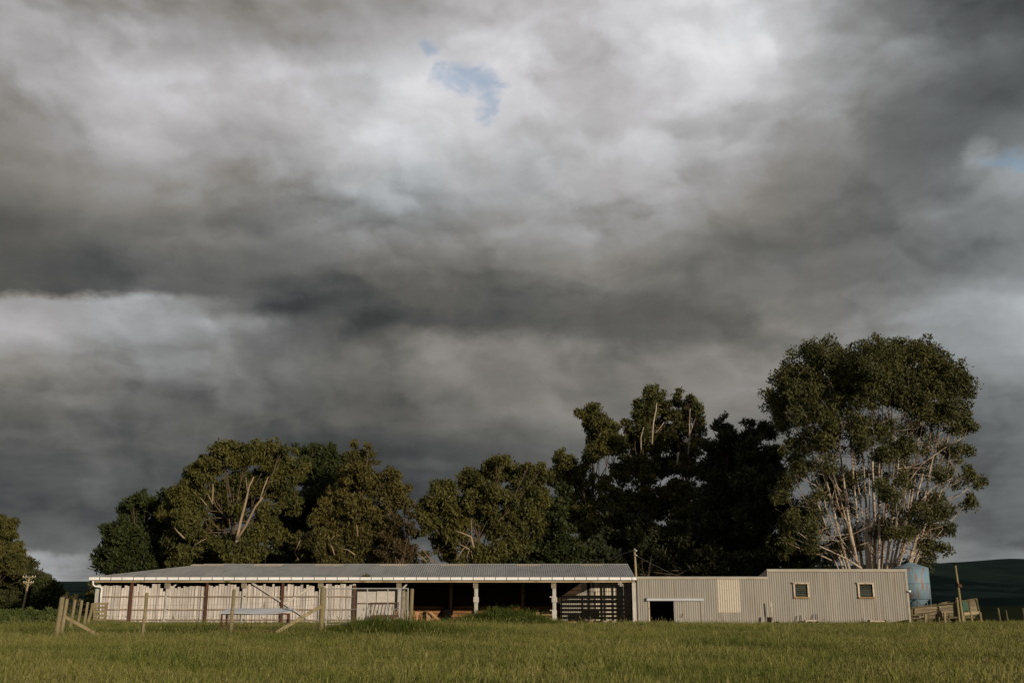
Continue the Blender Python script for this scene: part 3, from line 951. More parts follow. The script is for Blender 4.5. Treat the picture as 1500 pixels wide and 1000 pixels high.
DX0, DX1, DZ = FX(950.5), FX(987), FZ(880)
BZ = 0.0
sheets(XA, DX0, BZ, LOWZ - 0.05)
sheets(DX0, DX1, DZ, LOWZ - 0.05)
sheets(DX1, FX(1051), BZ, LOWZ - 0.05)
sheets(FX(1051), FX(1084.5), BZ, FZ(896))
corr(FX(1051), FX(1084.5), lambda x: FZ(896.5), lambda x: LOWZ - 0.05, lambda x, s, nn: Vector((x, YF - nn - 0.012, s)), 0.13, 0.014).build('fibreglass_sheet', 'fibre', wool)
sheets(FX(1084.5), XB, BZ, LOWZ - 0.05)
# tall section, wall built round its windows and the dog hole
wins = ((1163.5, 1184.5, 853, 875.8), (1258, 1280, 853.2, 875.8))
cur = XB
hole = (FX(1122.5), FX(1130))
for (a, b, c_, d_) in wins:
    sheets(cur, FX(a), 0.42 if False else BZ, HIZ - 0.05)
    sheets(FX(a), FX(b), BZ, FZ(d_))
    sheets(FX(a), FX(b), FZ(c_), HIZ - 0.05)
    cur = FX(b)
sheets(cur, XC - 1.22, BZ, HIZ - 0.05)
# last sheets: lower edge cut up on a slope above the ramp
n = 2
for q in range(2):
    a = XC - 1.22 + 0.61 * q
    corr(a, a + 0.61, lambda x: 0.06 + 0.22 * (x - (XC - 1.22)) / 1.22, lambda x: HIZ - 0.05, wall_map, 0.13, 0.014).build('wall_sheet', 'iron', wool)
MB().span(XC - 0.10, XC + 0.02, YF - 0.03, YF + 0.05, 0.0, HIZ - 0.05).build('corner_trim', 'iron_trim', wool)
MB().bar((XC - 1.3, YF - 0.03, 0.04), (XC - 0.12, YF - 0.03, 0.26), 0.03, 0.05).build('skirt_rail', 'dark_timber', wool)
# flashings
MB().span(XA - 0.02, XB - 0.012, YF - 0.06, YF + 0.1, LOWZ - 0.15, LOWZ).build('flashing', 'iron_trim', wool)
MB().span(XB - 0.01, XC + 0.03, YF - 0.063, YF + 0.1, HIZ - 0.15, HIZ).build('flashing', 'iron_trim', wool)
# roofs falling to the rear, rear and inner walls
mb = MB()
mb.add([(XA, YF + 0.1, LOWZ - 0.02), (XB, YF + 0.1, LOWZ - 0.02), (XB, 66.5, LOWZ - 0.8), (XA, 66.5, LOWZ - 0.8)], [(0, 1, 2, 3)])
mb.build('low_roof', 'roof', wool)
mb = MB()
mb.add([(XB, YF + 0.1, HIZ - 0.02), (XC, YF + 0.1, HIZ - 0.02), (XC, 66.5, HIZ - 1.0), (XB, 66.5, HIZ - 1.0)], [(0, 1, 2, 3)])
mb.build('high_roof', 'roof', wool)
mb = MB()
mb.add([(XB, YF + 0.06, LOWZ - 0.4), (XB, 66.5, LOWZ - 0.9), (XB, 66.5, HIZ - 1.0), (XB, YF + 0.06, HIZ - 0.02)], [(0, 1, 2, 3)])
mb.build('step_wall', 'iron', wool)
MB().span(XA, XC, 66.5, 66.54, 0, LOWZ - 0.85).build('rear_wall', 'iron', wool)
MB().span(XC - 0.04, XC, YF + 0.06, 66.5, 0.0, HIZ - 1.05).build('end_wall', 'iron', wool)
MB().span(XA - 0.06, XA - 0.02, YF + 0.12, 66.5, 0, LOWZ - 0.9).build('party_wall', 'dark', wool)
MB().span(XA, XC, YF + 1.6, YF + 1.64, 0.0, LOWZ - 0.35).build('inner_partition', 'dark', wool)
MB().span(XA, XC, YF + 0.1, 66.5, 0.0, 0.07).build('floor', 'dark', wool)
# sliding door on its track
dr = corr(DX1 - 0.02, FX(1027.5), lambda x: 0.05, lambda x: DZ + 0.02, lambda x, s, nn: Vector((x, YF - 0.075 - nn, s)), 0.13, 0.012).build('sliding_door', 'iron', wool)
MB().span(FX(1026), FX(1028), YF - 0.115, YF - 0.09, 0.05, DZ + 0.02).build('door_stile', 'iron_trim', dr)
MB().tube([W(997.5, 899, YF - 0.12), W(996.5, 902.5, YF - 0.13), W(998, 903.8, YF - 0.13), W(1000, 902, YF - 0.12), W(1000.5, 898, YF - 0.12)], 0.012, 5).build('door_hook', 'rust', dr)
MB().span(FX(946.5), FX(1030.5), YF - 0.17, YF - 0.06, FZ(879.3), FZ(876)).build('door_track', 'sheet', wool)
MB().span(FX(946.3), FX(947.8), YF - 0.17, YF - 0.03, FZ(880), FZ(875.3)).build('track_stop', 'dark_timber', wool)
MB().span(DX0 - 0.04, DX0 + 0.03, YF - 0.05, YF + 0.06, 0.0, DZ).build('door_jamb', 'window_wood', wool)
# louvre windows
for (a, b, c_, d_) in wins:
    x0, x1, z0, z1 = FX(a), FX(b), FZ(d_), FZ(c_)
    cx = (x0 + x1) / 2
    win = MB().span(x0, x1, YF + 0.07, YF + 0.09, z0, z1).build('window', 'dark', wool)
    fw = 0.068
    MB().span(x0 - 0.05, x1 + 0.07, YF - 0.12, YF - 0.02, z1 - fw, z1 + 0.0).build('frame_head', 'window_wood', win)
    MB().span(x0 - 0.10, x1 + 0.10, YF - 0.15, YF - 0.02, z1 + 0.003, z1 + 0.03).build('drip_cap', 'iron_trim', win)
    MB().span(x0 - 0.02, x0 + fw - 0.0, YF - 0.10, YF - 0.015, z0 + 0.073, z1 - fw - 0.003).build('frame_jamb', 'window_wood', win)
    MB().span(x1 - fw + 0.03, x1 + 0.05, YF - 0.10, YF - 0.015, z0 + 0.073, z1 - fw - 0.003).build('frame_jamb', 'window_wood', win)
    MB().span(x0 - 0.02, x1 + 0.06, YF - 0.13, YF - 0.01, z0, z0 + 0.07).build('sill', 'sill_wood', win)
    nb = 7
    for q in range(nb):
        zc = z0 + 0.10 + (z1 - z0 - 0.2) * q / (nb - 1)
        MB().box((cx, YF - 0.005, zc), (x1 - x0 - 0.12, 0.004, 0.085), Matrix.Rotation(R(-28 + random.uniform(-4, 4)), 3, 'X')).build('louvre_blade', 'glass', win)
# dog hole: a dark panel on the wall, the opening's shade in its colour
MB().span(hole[0], hole[1], YF - 0.05, YF - 0.03, 0.0, FZ(903.3)).build('hatch_shade_panel', 'dark', wool)

# post in front of the wall by the hatch, its neighbour stubs and low boxes
c = W(1131, 912, 59.62)
tag(MB().tube([(c.x, 59.62, 0.0), (c.x + 0.005, 59.62, 0.6), (c.x - 0.02, 59.62, W(1131, 881, 59.62).z)], [0.055, 0.05, 0.04], 9).build('standing_post', 'window_wood'),
    'thin pale post standing before the iron wall beside the dark hatch', 'post')
c = W(1116, 905, 59.85)
tag(MB().bar((c.x, 59.8, 0.0), (c.x + 0.02, 59.88, W(1115, 903, 59.8).z), 0.02, 0.14).build('leaning_board', 'iron_trim'), 'short grey board leaning on the iron wall left of the thin pale post', 'board')
tag(MB().span(FX(1134), FX(1137.5), 59.75, 59.9, 0.0, FZ(909.6)).build('low_block', 'dark_timber'), 'small dark block on the ground right of the thin pale post', 'block')
st_ = thing('wall_step', (FX(1183), 59.6, 0.0), 'low pale timber step under the first louvre window, dark rods at its ends', 'step')
MB().span(FX(1176), FX(1191.5), 59.45, 59.75, FZ(909.2) , FZ(907.2)).build('tread', 'window_wood', st_)
MB().span(FX(1174.2), FX(1176), 59.43, 59.75, 0.0, FZ(907)).build('side', 'window_wood', st_)
MB().span(FX(1191.8), FX(1193), 59.5, 59.75, 0.0, FZ(908)).build('side', 'dark_timber', st_)
for a, yt_, l in ((1170.6, 900.5, 1.4), (1172.5, 900.5, 1.5), (1194.3, 898.8, 1.2), (1196.6, 898.3, 0.6)):
    MB().tube([W(a + l, 912, 59.6), W(a, yt_, 59.8)], 0.018, 6).build('rod', 'dark_timber', st_)
tr2 = thing('low_trough', (FX(1277), 59.6, 0.0), 'low pale trough on the grass under the second louvre window', 'trough')
MB().span(FX(1266.5), FX(1289), 59.45, 59.5, FZ(910.3), FZ(908)).build('side_board', 'window_wood', tr2)
MB().span(FX(1266.5), FX(1289), 59.7, 59.74, FZ(910.3), FZ(908)).build('side_board', 'window_wood', tr2)
MB().span(FX(1266), FX(1267.2), 59.44, 59.75, 0.0, FZ(907.3)).build('end_board', 'dark_timber', tr2)
MB().span(FX(1288.6), FX(1290.3), 59.44, 59.75, 0.0, FZ(907.3)).build('end_board', 'dark_timber', tr2)
MB().span(FX(1267.5), FX(1288.4), 59.52, 59.69, 0.02, FZ(910.4)).build('base', 'dark_timber', tr2)

# ------------------------------------------------------------------ feed silo
ys_ = 67.0
ct = W(1336.5, 860, ys_)
silo = thing('feed_silo', (ct.x, ys_, hz(ct.x, ys_)), 'blue rust-streaked steel feed silo with conical lid behind the iron shed', 'silo')
rad = 24.5 * ys_ / 1545
zb_, zs_, zp_ = W(0, 877, ys_).z, W(0, 832.5, ys_).z, W(0, 823.3, ys_).z
body = MB().tube([(ct.x, ys_, zb_), (ct.x, ys_, (zb_ + zs_) / 2), (ct.x, ys_, zs_)], rad, 40).build('tank_body', 'tank', silo, True)
MB().tube([(ct.x, ys_, zs_ + 0.003), (ct.x, ys_, zs_ + 0.05), (ct.x, ys_, zp_ - 0.08), (ct.x, ys_, zp_)], [rad * 1.03, rad * 1.0, rad * 0.30, rad * 0.12], 24).build('lid_cone', 'tank', silo)
for zz_ in (zb_ + 0.02, (zb_ + zs_) / 2):
    MB().tube([(ct.x, ys_, zz_ - 0.018), (ct.x, ys_, zz_ + 0.018)], rad + 0.012, 40).build('hoop', 'tank_steel', body)
hopz = zb_ - 0.75
MB().tube([(ct.x, ys_, hopz), (ct.x, ys_, zb_ - 0.004)], [rad * 0.2, rad * 0.92], 24).build('hopper', 'tank_steel', silo, True)
legp = []
for k in range(6):
    an = 2 * math.pi * (k + 0.35) / 6
    legp.append((ct.x + math.cos(an) * rad * 0.99, ys_ + math.sin(an) * rad * 0.99))
gz = hz(ct.x, ys_)
for k in range(6):
    MB().tube([(legp[k][0], legp[k][1], gz - 0.1), (legp[k][0], legp[k][1], zb_ + 0.02)], 0.045, 6).build('leg', 'tank_steel', silo)
    a, b = legp[k], legp[(k + 1) % 6]
    MB().tube([(a[0], a[1], zb_ - 0.1), (b[0], b[1], gz + 0.3)], 0.02, 5).build('leg_brace', 'tank_steel', silo)
# security lamp on the shed corner
lc = W(1331.5, 865.5, 59.9)
tag(MB().tube([lc + Vector((-0.1, 0.02, 0)), lc + Vector((0.0, -0.02, 0)), lc + Vector((0.07, -0.05, 0)), lc + Vector((0.09, -0.06, 0))], [0.03, 0.06, 0.065, 0.03], 10).build('wall_lamp', 'white_paint', None, True),
    'small white lamp on the corner of the iron shed beside the blue silo', 'lamp')

# ------------------------------------------------------------------ loading race and yards
yr_ = 61.5
race = thing('loading_race', (W(1370, 905, yr_).x, yr_, 0.0), 'old weathered board sheep loading race beside the iron shed and blue silo', 'loading race')


def rboard(x0, y0, x1, y1, hpx, Y, mat='race_board', th=0.035, Y2=None):
    a, b = W(x0, y0, Y), W(x1, y1, Y2 or Y)
    MB().bar(a, b, th, hpx * Y / 1550).build('board', mat, race)


for k, (ya, yb2) in enumerate(((891.8, 889.3), (896.0, 893.8), (900.2, 898.4), (904.3, 903.0))):
    rboard(1339.5, ya, 1372, yb2, 3.7, yr_, 'race_board')
for k, (ya, yb2) in enumerate(((888.6, 886.9), (892.6, 891.2), (896.6, 895.6), (900.6, 900.2))):
    rboard(1376, ya, 1396.5, yb2, 3.6, yr_ - 0.1, 'race_board')
rboard(1335, 889.5, 1374, 884.8, 2.2, yr_ - 0.08, 'race_dark', 0.08)
rboard(1374, 884.6, 1396.5, 882.7, 1.9, yr_ - 0.16, 'race_dark', 0.08)
rboard(1377, 883.2, 1391, 880.6, 1.2, yr_ + 0.3, 'race_board', 0.3)
rboard(1334.5, 900.8, 1352, 900.5, 1.8, yr_ - 0.3, 'race_dark', 0.06)
rboard(1336, 905.3, 1354, 904.8, 1.6, yr_ - 0.3, 'race_board', 0.06)
rboard(1352, 897.7, 1373, 894.8, 0.8, yr_ - 0.35, 'race_dark', 0.04)
rboard(1384, 905.0, 1410, 903.0, 2.4, yr_ - 0.25, 'race_dark', 0.08)
rboard(1387, 905, 1393.5, 910.5, 1.5, yr_ - 0.3, 'race_dark', 0.06)
for (px, y0, y1, wd, Y) in ((1335.8, 890, 910, 2.6, yr_), (1338.6, 888, 910, 1.8, yr_ + 0.5), (1374.2, 885.5, 908, 3.6, yr_ + 0.05), (1397.5, 881, 905, 2.6, yr_), (1355.8, 899.5, 911, 3.8, yr_ - 0.45),
                            (1384.2, 896, 911, 3.2, yr_ - 0.45), (1379, 893.5, 908, 2.0, yr_ - 0.2), (1390.5, 899, 912, 1.6, yr_ - 0.3)):
    a, b = W(px, y1, Y), W(px - 0.4, y0, Y)
    MB().bar((a.x, Y, min(a.z, 0.0)), b, wd * Y / 1550, wd * Y / 1550 * 0.8).build('post', 'olive_post' if wd > 3 else 'race_dark', race)
for px in (1361.5, 1366, 1370.5):
    MB().tube([W(px, 910, yr_ - 0.4), W(px - 0.5, 895, yr_ - 0.4)], 0.012, 5).build('rod', 'race_dark', race)
MB().span(W(1340, 900, yr_ + 1.2).x, W(1398, 900, yr_ + 1.2).x, yr_ + 1.2, yr_ + 1.25, 0.0, W(0, 892, yr_).z).build('far_side', 'race_dark', race)
MB().span(W(1340, 900, yr_).x, W(1398, 900, yr_).x, yr_ + 0.1, yr_ + 1.15, 0.0, 0.5).build('deck', 'race_dark', race)

# drafting bay at the end of the race
bay = thing('drafting_bay', (W(1424, 905, yr_).x, yr_, 0.0), 'raised board pen with a green sheet side beside the tall leaning pole', 'pen')
for k in range(5):
    ya = 878.0 + k * 3.75
    a, b = W(1420.5 + k * 0.3, ya + 1.2, yr_), W(1432.0 + k * 0.55, ya, yr_)
    MB().bar(a, b, 0.035, 3.5 * yr_ / 1550).build('board', 'race_board', bay)
for (x0, y0, x1, y1, wd) in ((1418.3, 878, 1421.8, 896, 1.6), (1430.0, 876, 1434.6, 895, 1.8)):
    MB().bar(W(x0, y0, yr_ - 0.05), W(x1, y1, yr_ - 0.05), 0.05, wd * 0.04).build('frame_upright', 'race_dark', bay)
MB().bar(W(1409, 879.5, yr_ - 0.06), W(1431, 876, yr_ - 0.06), 0.05, 0.05).build('frame_top', 'race_dark', bay)
a = [W(1409.5, 879.8, yr_), W(1415.5, 879, yr_), W(1418.5, 894.6, yr_), W(1411.3, 895.4, yr_)]
mb = MB()
mb.add(a + [p + Vector((0, 0.03, 0)) for p in a], [(3, 2, 1, 0), (4, 5, 6, 7), (0, 1, 5, 4), (2, 3, 7, 6), (1, 2, 6, 5), (3, 0, 4, 7)])
mb.build('green_panel', 'green_sheet', bay)
MB().bar(W(1411, 898.8, yr_ - 0.1), W(1434, 896.5, yr_ - 0.1), 0.25, 0.15).build('bearer', 'tan_timber', bay)
MB().bar(W(1423, 901.7, yr_ - 0.1), W(1438, 899.5, yr_ - 0.1), 0.06, 0.07).build('rail', 'race_dark', bay)
for (px, y0, wd) in ((1421.3, 892.5, 3.0), (1435.2, 896, 3.6), (1412, 902, 2.4)):
    b = W(px, y0, yr_ - 0.2)
    MB().tube([(b.x + 0.03, yr_ - 0.2, -0.05), b], wd * 0.02, 8).build('leg', 'olive_post', bay)
MB().span(W(1410, 0, yr_).x * 0 + (1409 - 750) * yr_ / 1550, (1436 - 750) * yr_ / 1550, yr_ + 0.8, yr_ + 0.85, 0.3, W(0, 879, yr_).z).build('rear_side', 'race_dark', bay)
# leaning tall pole with its clamp, short mate beside it
b0, b1 = W(1410, 905, yr_ - 0.35), W(1399.3, 826, yr_ - 0.35)
pole = thing('leaning_pole', (b0.x, b0.y, 0.0), 'tall leaning timber pole with an iron clamp above the loading race', 'pole')
MB().tube([b0 + (b0 - b1) * 0.08, (b0 + b1) / 2, b1], [0.072, 0.062, 0.05], 9).build('shaft', 'olive_post', pole)
cl = W(1404, 857, yr_ - 0.42)
MB().box(cl + Vector((0.02, 0, 0)), (0.30, 0.16, 0.16), Matrix.Rotation(R(12), 3, 'Y')).build('clamp', 'rust', pole)
MB().box(cl + Vector((-0.1, 0, 0.05)), (0.10, 0.2, 0.24)).build('clamp', 'dark_timber', pole)
MB().box(b1 + Vector((0, 0, 0.02)), (0.14, 0.13, 0.16)).build('pole_cap', 'dark_timber', pole)
b0, b1 = W(1405, 904, yr_ - 0.3), W(1401.5, 874.5, yr_ - 0.3)
tag(MB().tube([b0 - Vector((0, 0, 0.25)), b1], 0.065, 9).build('short_post', 'olive_post'), 'short round post standing close beside the tall leaning pole', 'post')
# a few old posts beyond the race on the slope
for (px, y0, Y, wd, lab) in ((1462, 890, 66, 3.0, 'mossy leaning fence post with lichen past the end of the pens'), (1473.5, 893, 68, 2.4, 'thin mossy fence post past the pens, the slighter of two'), (1498, 890, 66, 3, 'dark fence post at the far edge of the paddock beyond the mossy pair'),
                        (1467.5, 897, 67, 2.2, 'black stub standing between two mossy fence posts')):
    b = W(px, y0, Y)
    g = hz(b.x, Y)
    tag(MB().tube([(b.x + 0.06, Y, g - 0.2), (b.x + 0.02, Y, (g + b.z) / 2), b], [wd * 0.022, wd * 0.021, wd * 0.017], 8).build('fence_post', 'race_dark' if px != 1467.5 else 'dark_timber'), lab, 'post', 'old posts beyond the pens')

# ------------------------------------------------------------------ the front fence
yf_ = 36.0


def fpost(parent, px, y0, Y, wpx, mat='olive_post', name='post', px0=None):
    b = W(px, y0, Y)
    g = hz(b.x, Y)
    xb = b.x + ((px0 - px) * Y / 1555 if px0 else 0)
    r = wpx / 2 * Y / 1555
    n = 10
    pts = [(xb, Y, g - 0.15), (xb, Y, g + 0.3), (b.x * 0.6 + xb * 0.4, Y, b.z * 0.6 + g * 0.4), (b.x, Y, b.z - 0.03), (b.x, Y, b.z)]
    return MB().tube(pts, [r * 1.05, r * 1.0, r * 0.97, r * 0.94, r * 0.8], n).build(name, mat, parent)


c = W(92, 930, 33.2)
fence = thing('wire_fence', (-9, 35, 0.0), 'post and wire fence with braced end posts before the paling shed', 'fence')
fpost(fence, 91.5, 873.5, 33.2, 7.5, px0=89)
fpost(fence, 215.5, 867.5, 34.2, 4.6, px0=214)
fpost(fence, 342.8, 862.5, 35.3, 5.2, px0=342)
fpost(fence, 473.3, 859.5, 36.4, 8.2, px0=473)
a, b = W(94.5, 902, 33.2), W(152, 934, 33.5)
MB().bar(a, b, 0.09, 0.09).build('brace', 'slat', fence)
a, b = W(470, 887.5, 36.35), W(404, 926, 35.9)
MB().bar(a, b, 0.10, 0.11).build('brace', 'olive_post', fence)
fp = [(90.5, 33.2), (214.8, 34.2), (342.4, 35.3), (473, 36.4)]
for wy in (0.18, 0.36, 0.54, 0.72, 0.9, 1.08):
    pts = []
    for (px, Y) in fp:
        q = W(px, 900, Y)
        pts.append(Vector((q.x, Y - 0.10, hz(q.x, Y) + wy)))
    MB().tube(pts, 0.0028, 4).build('wire', 'wire', fence)
for px, Y in ((150, 33.7), (180, 33.95), (250, 34.5), (275, 34.7), (300, 34.95), (385, 35.65), (410, 35.9), (440, 36.1)):
    q = W(px, 900, Y)
    g = hz(q.x, Y)
    MB().box((q.x, Y - 0.1, g + 0.5), (0.035, 0.03, 1.1)).build('batten', 'grey_post', fence) if False else None
# side fence running back to the shed
side = thing('side_fence', (-18, 45, 0), 'post and wire fence running back from the corner post to the shed end', 'fence')
sp_ = ((98.5, 876, 36.0, 5.0, 95.5), (110.0, 877.5, 40.5, 4.6, 107), (120.0, 878.5, 45.5, 4.4, 117.5), (128.6, 881, 49.5, 4.0, 126.5), (136.0, 882.5, 54.0, 4.6, 132.5))
for (px, y0, Y, wd, pb) in sp_:
    fpost(side, px, y0, Y, wd, 'olive_post', px0=pb)
for wy in (0.2, 0.45, 0.7, 0.95, 1.15):
    pts = []
    for (px, y0, Y, wd, pb) in sp_:
        q = W(px, 900, Y)
        pts.append(Vector((q.x - 0.06, Y, hz(q.x, Y) + wy)))
    MB().tube(pts, 0.002, 4).build('wire', 'wire', side)
# slatted hurdle leaning at the shed end
yh = 58.3
hur = thing('slatted_hurdle', (W(147, 910, yh).x, yh, 0.1), 'slatted timber hurdle of five boards standing at the paling corner', 'hurdle')
for k, (ya, hp) in enumerate(((883.8, 3.0), (889.0, 3.4), (895.2, 3.6), (901.2, 3.8), (907.8, 5.0))):
    MB().bar(W(137.5 - k * 0.4, ya + 0.4, yh), W(159 - k * 1.0, ya - 0.3, yh), 0.03, hp * yh / 1550).build('slat', 'slat', hur)
for px in (139.5, 155.5):
    q0, q1 = W(px - 1.5, 910.5, yh + 0.05), W(px + 0.5, 882, yh + 0.05)
    MB().bar(q0, q1, 0.05, 0.10).build('upright', 'slat', hur)
# wire mesh gate
yg2 = 38.2
mg = thing('mesh_gate', (W(537, 915, yg2).x, yg2, 0.2), 'galvanised pipe gate with wire netting hung by the thick fence post', 'gate')
xa, xb = W(478, 880, yg2).x, W(597.5, 880, yg2).x
g0 = hz((xa + xb) / 2, yg2)
zt_, zb2 = W(0, 861.5, yg2).z, W(0, 914, yg2).z
MB().tube([(xa, yg2, zt_), (xb, yg2, zt_)], 0.020, 8).build('top_pipe', 'galv', mg)
MB().tube([(xa, yg2, W(0, 891.5, yg2).z), (xb, yg2, W(0, 891.5, yg2).z)], 0.008, 6).build('middle_wire', 'galv', mg)
MB().tube([(xa, yg2, zb2), (xb, yg2, zb2)], 0.016, 8).build('bottom_pipe', 'galv', mg)
for px, r_, y0, y1 in ((478, 0.02, 861, 918), (506, 0.016, 893, 920), (538, 0.020, 861, 921), (568, 0.017, 861, 914), (597.5, 0.024, 861, 917)):
    q0, q1 = W(px - 0.6, y1, yg2), W(px + 0.2, y0, yg2)
    MB().tube([q0, q1], r_, 8).build('upright', 'galv', mg)
mb = MB()
n = 44
for k in range(-20, n):
    for s in (1, -1):
        L = zt_ - zb2
        x0 = xa + (xb - xa) * k / n
        x1 = x0 + L
        if s < 0:
            p0, p1 = Vector((x0, yg2 + 0.02, zt_)), Vector((x1, yg2 + 0.02, zb2))
        else:
            p0, p1 = Vector((x0, yg2 + 0.024, zb2)), Vector((x1, yg2 + 0.024, zt_))
        d = p1 - p0
        ta = max(0, (xa - p0.x) / d.x)
        tb = min(1, (xb - p0.x) / d.x)
        if tb > ta + 0.02:
            mb.tube([p0 + d * ta, p0 + d * tb], 0.0022, 3, False)
o = mb.build('netting', 'wire', mg)
o['kind'] = 'stuff'
gp = ((591, 864, 39.2, 6.2, 'grey_post', 'grey lichen-spotted post at the latch end of the mesh gate'), (595, 866, 40.0, 4.2, 'olive_post', 'thin olive post between the lichen-spotted post and the gate end'),
      (603.5, 861.5, 39.4, 6.2, 'olive_post', 'thick olive round post closing the mesh gate beside the open bay'))
for (px, y0, Y, wd, mt, lab) in gp:
    o = fpost(None, px, y0, Y, wd, mt, 'gate_post', px0=px - 1)
    tag(o, lab, 'post', 'posts at the gate end')
# sheep feeder with a sheet top behind the fence
yt3 = 38.6
fe = thing('sheep_feeder', (W(375, 925, yt3).x, yt3, 0.05), 'rusty framed sheep feeder with a curved pale sheet top behind the wire fence', 'feeder')
pts = [(322, 897.6), (340, 897.2), (360, 897.6), (385, 898.4), (405, 897.6), (427, 894)]
mb = MB()
vs, fs = [], []
for i, (px, py) in enumerate(pts):
    a = W(px, py, yt3 - 0.30)
    dz_ = (py - 891.5) if i not in (5,) else 2.6
    b = Vector((a.x + (0.12 if i == 0 else 0.0), yt3 + 0.35, a.z + dz_ * yt3 / 1550 + 0.02))
    vs += [a, b, b + Vector((0, 0, -0.02)), a + Vector((0, 0, -0.02))]
for i in range(len(pts) - 1):
    s = i * 4
    fs += [(s, s + 4, s + 5, s + 1), (s + 1, s + 5, s + 6, s + 2), (s + 2, s + 6, s + 7, s + 3), (s + 3, s + 7, s + 4, s)]
mb.add(vs, fs + [(0, 1, 2, 3), (23, 22, 21, 20)])
mb.build('sheet_top', 'sheet', fe)
xl, xr2 = W(327, 905, yt3).x, W(423, 905, yt3).x
gz = hz((xl + xr2) / 2, yt3)
zt3 = W(0, 898.5, yt3 - 0.25).z
for xx_, yy in ((xl, yt3 - 0.22), (xr2, yt3 - 0.22), (xl + 0.05, yt3 + 0.3), (xr2 - 0.05, yt3 + 0.3)):
    MB().span(xx_ - 0.028, xx_ + 0.028, yy - 0.028, yy + 0.028, gz - 0.05, zt3).build('leg', 'rust', fe)
for yy in (yt3 - 0.22, yt3 + 0.3):
    MB().span(xl + 0.03, xr2 - 0.03, yy - 0.015, yy + 0.015, zt3 - 0.03, zt3 + 0.015).build('top_rail', 'rust', fe)
    MB().span(xl + 0.03, xr2 - 0.03, yy - 0.02, yy + 0.02, gz + 0.10, gz + 0.19).build('base_rail', 'rust', fe)
for px in (336, 347, 358, 369, 380, 391, 402, 412):
    q = W(px, 905, yt3 + 0.28)
    MB().tube([(q.x, yt3 + 0.27, gz + 0.18), (q.x, yt3 + 0.27, zt3)], 0.008, 5).build('bar', 'rust', fe)

# ------------------------------------------------------------------ power poles
def power_pole(px, y_top, Y, y_arm, wpx, armpx, label, lean=0.0, two=False):
    a = W(px, y_top, Y)
    g = hz(a.x, Y)
    o = thing('power_pole', (a.x, Y, g), label, 'pole', 'power poles about the farm')
    r = wpx / 2 * Y / 1540
    MB().tube([(a.x - lean, Y, g - 0.3), (a.x - lean / 2, Y, (g + a.z) / 2), a], [r * 1.2, r, r * 0.8], 8).build('shaft', 'pole', o)
    if armpx:
        L = armpx * Y / 1540
        for i, ya in enumerate((y_arm, y_arm + 8) if two else (y_arm,)):
            z = W(px, ya, Y).z
            ll = L * (0.8 if i else 1.0)
            arm = MB().bar((a.x - ll / 2, Y - r * 1.2, z), (a.x + ll / 2, Y - r * 1.2, z + 0.02), 0.09, 0.10).build('cross_arm', 'pole', o)
            for s in (-1, 1):
                MB().bar((a.x + s * ll * 0.32, Y - r * 1.2, z - 0.05), (a.x, Y - r * 1.2, z - 0.42), 0.04, 0.04).build('arm_brace', 'pole', o)
                for f in (0.46, 0.25):
                    MB().tube([(a.x + s * ll * f, Y - r, z + 0.05), (a.x + s * ll * f, Y - r, z + 0.12), (a.x + s * ll * f, Y - r, z + 0.18)], [0.02, 0.045, 0.03], 7).build('insulator', 'tub_white', arm)
    return o


power_pole(43.5, 844, 118, 845, 3.0, 19, 'leaning power pole with two cross arms before the hedge of dark trees', 0.62, True)
power_pole(389.5, 803.5, 95, 804.5, 3.0, 20, 'power pole with one cross arm rising behind the shed ridge under the gum trees', 0.0)
pp_ = power_pole(929.5, 803, 68.5, 0, 3.4, 0, 'plain power pole at the joint of the two sheds', -0.12)
ptop = W(930, 804, 68.4)
MB().tube([ptop + Vector((0.05, -0.05, -0.10)), ptop + Vector((0.13, -0.07, -0.1))], [0.04, 0.03], 7).build('insulator', 'tub_white', pp_)
MB().tube([ptop + Vector((0.06, -0.05, -0.40)), ptop + Vector((0.13, -0.07, -0.4))], [0.035, 0.03], 7).build('insulator', 'tub_white', pp_)


def wire_between(p0, p1, sag, r, label):
    pts = []
    for k in range(13):
        f = k / 12
        p = p0.lerp(p1, f)
        p.z -= sag * 4 * f * (1 - f)
        pts.append(p)
    tag(MB().tube(pts, r, 5).build('power_line', 'wire'), label, 'cable')


M['wire_bundle'] = M['wire']
wire_between(ptop + Vector((0, 0, -0.02)), W(845, 821, 86), 0.25, 0.022, 'service cable slung from the plain pole towards the trees behind the shed')
wire_between(ptop + Vector((0.05, 0, -0.4)), Vector((13.0, 66.4, LOWZ - 0.75)), 0.15, 0.008, 'thin stay cable from the plain pole down to the wool shed roof')

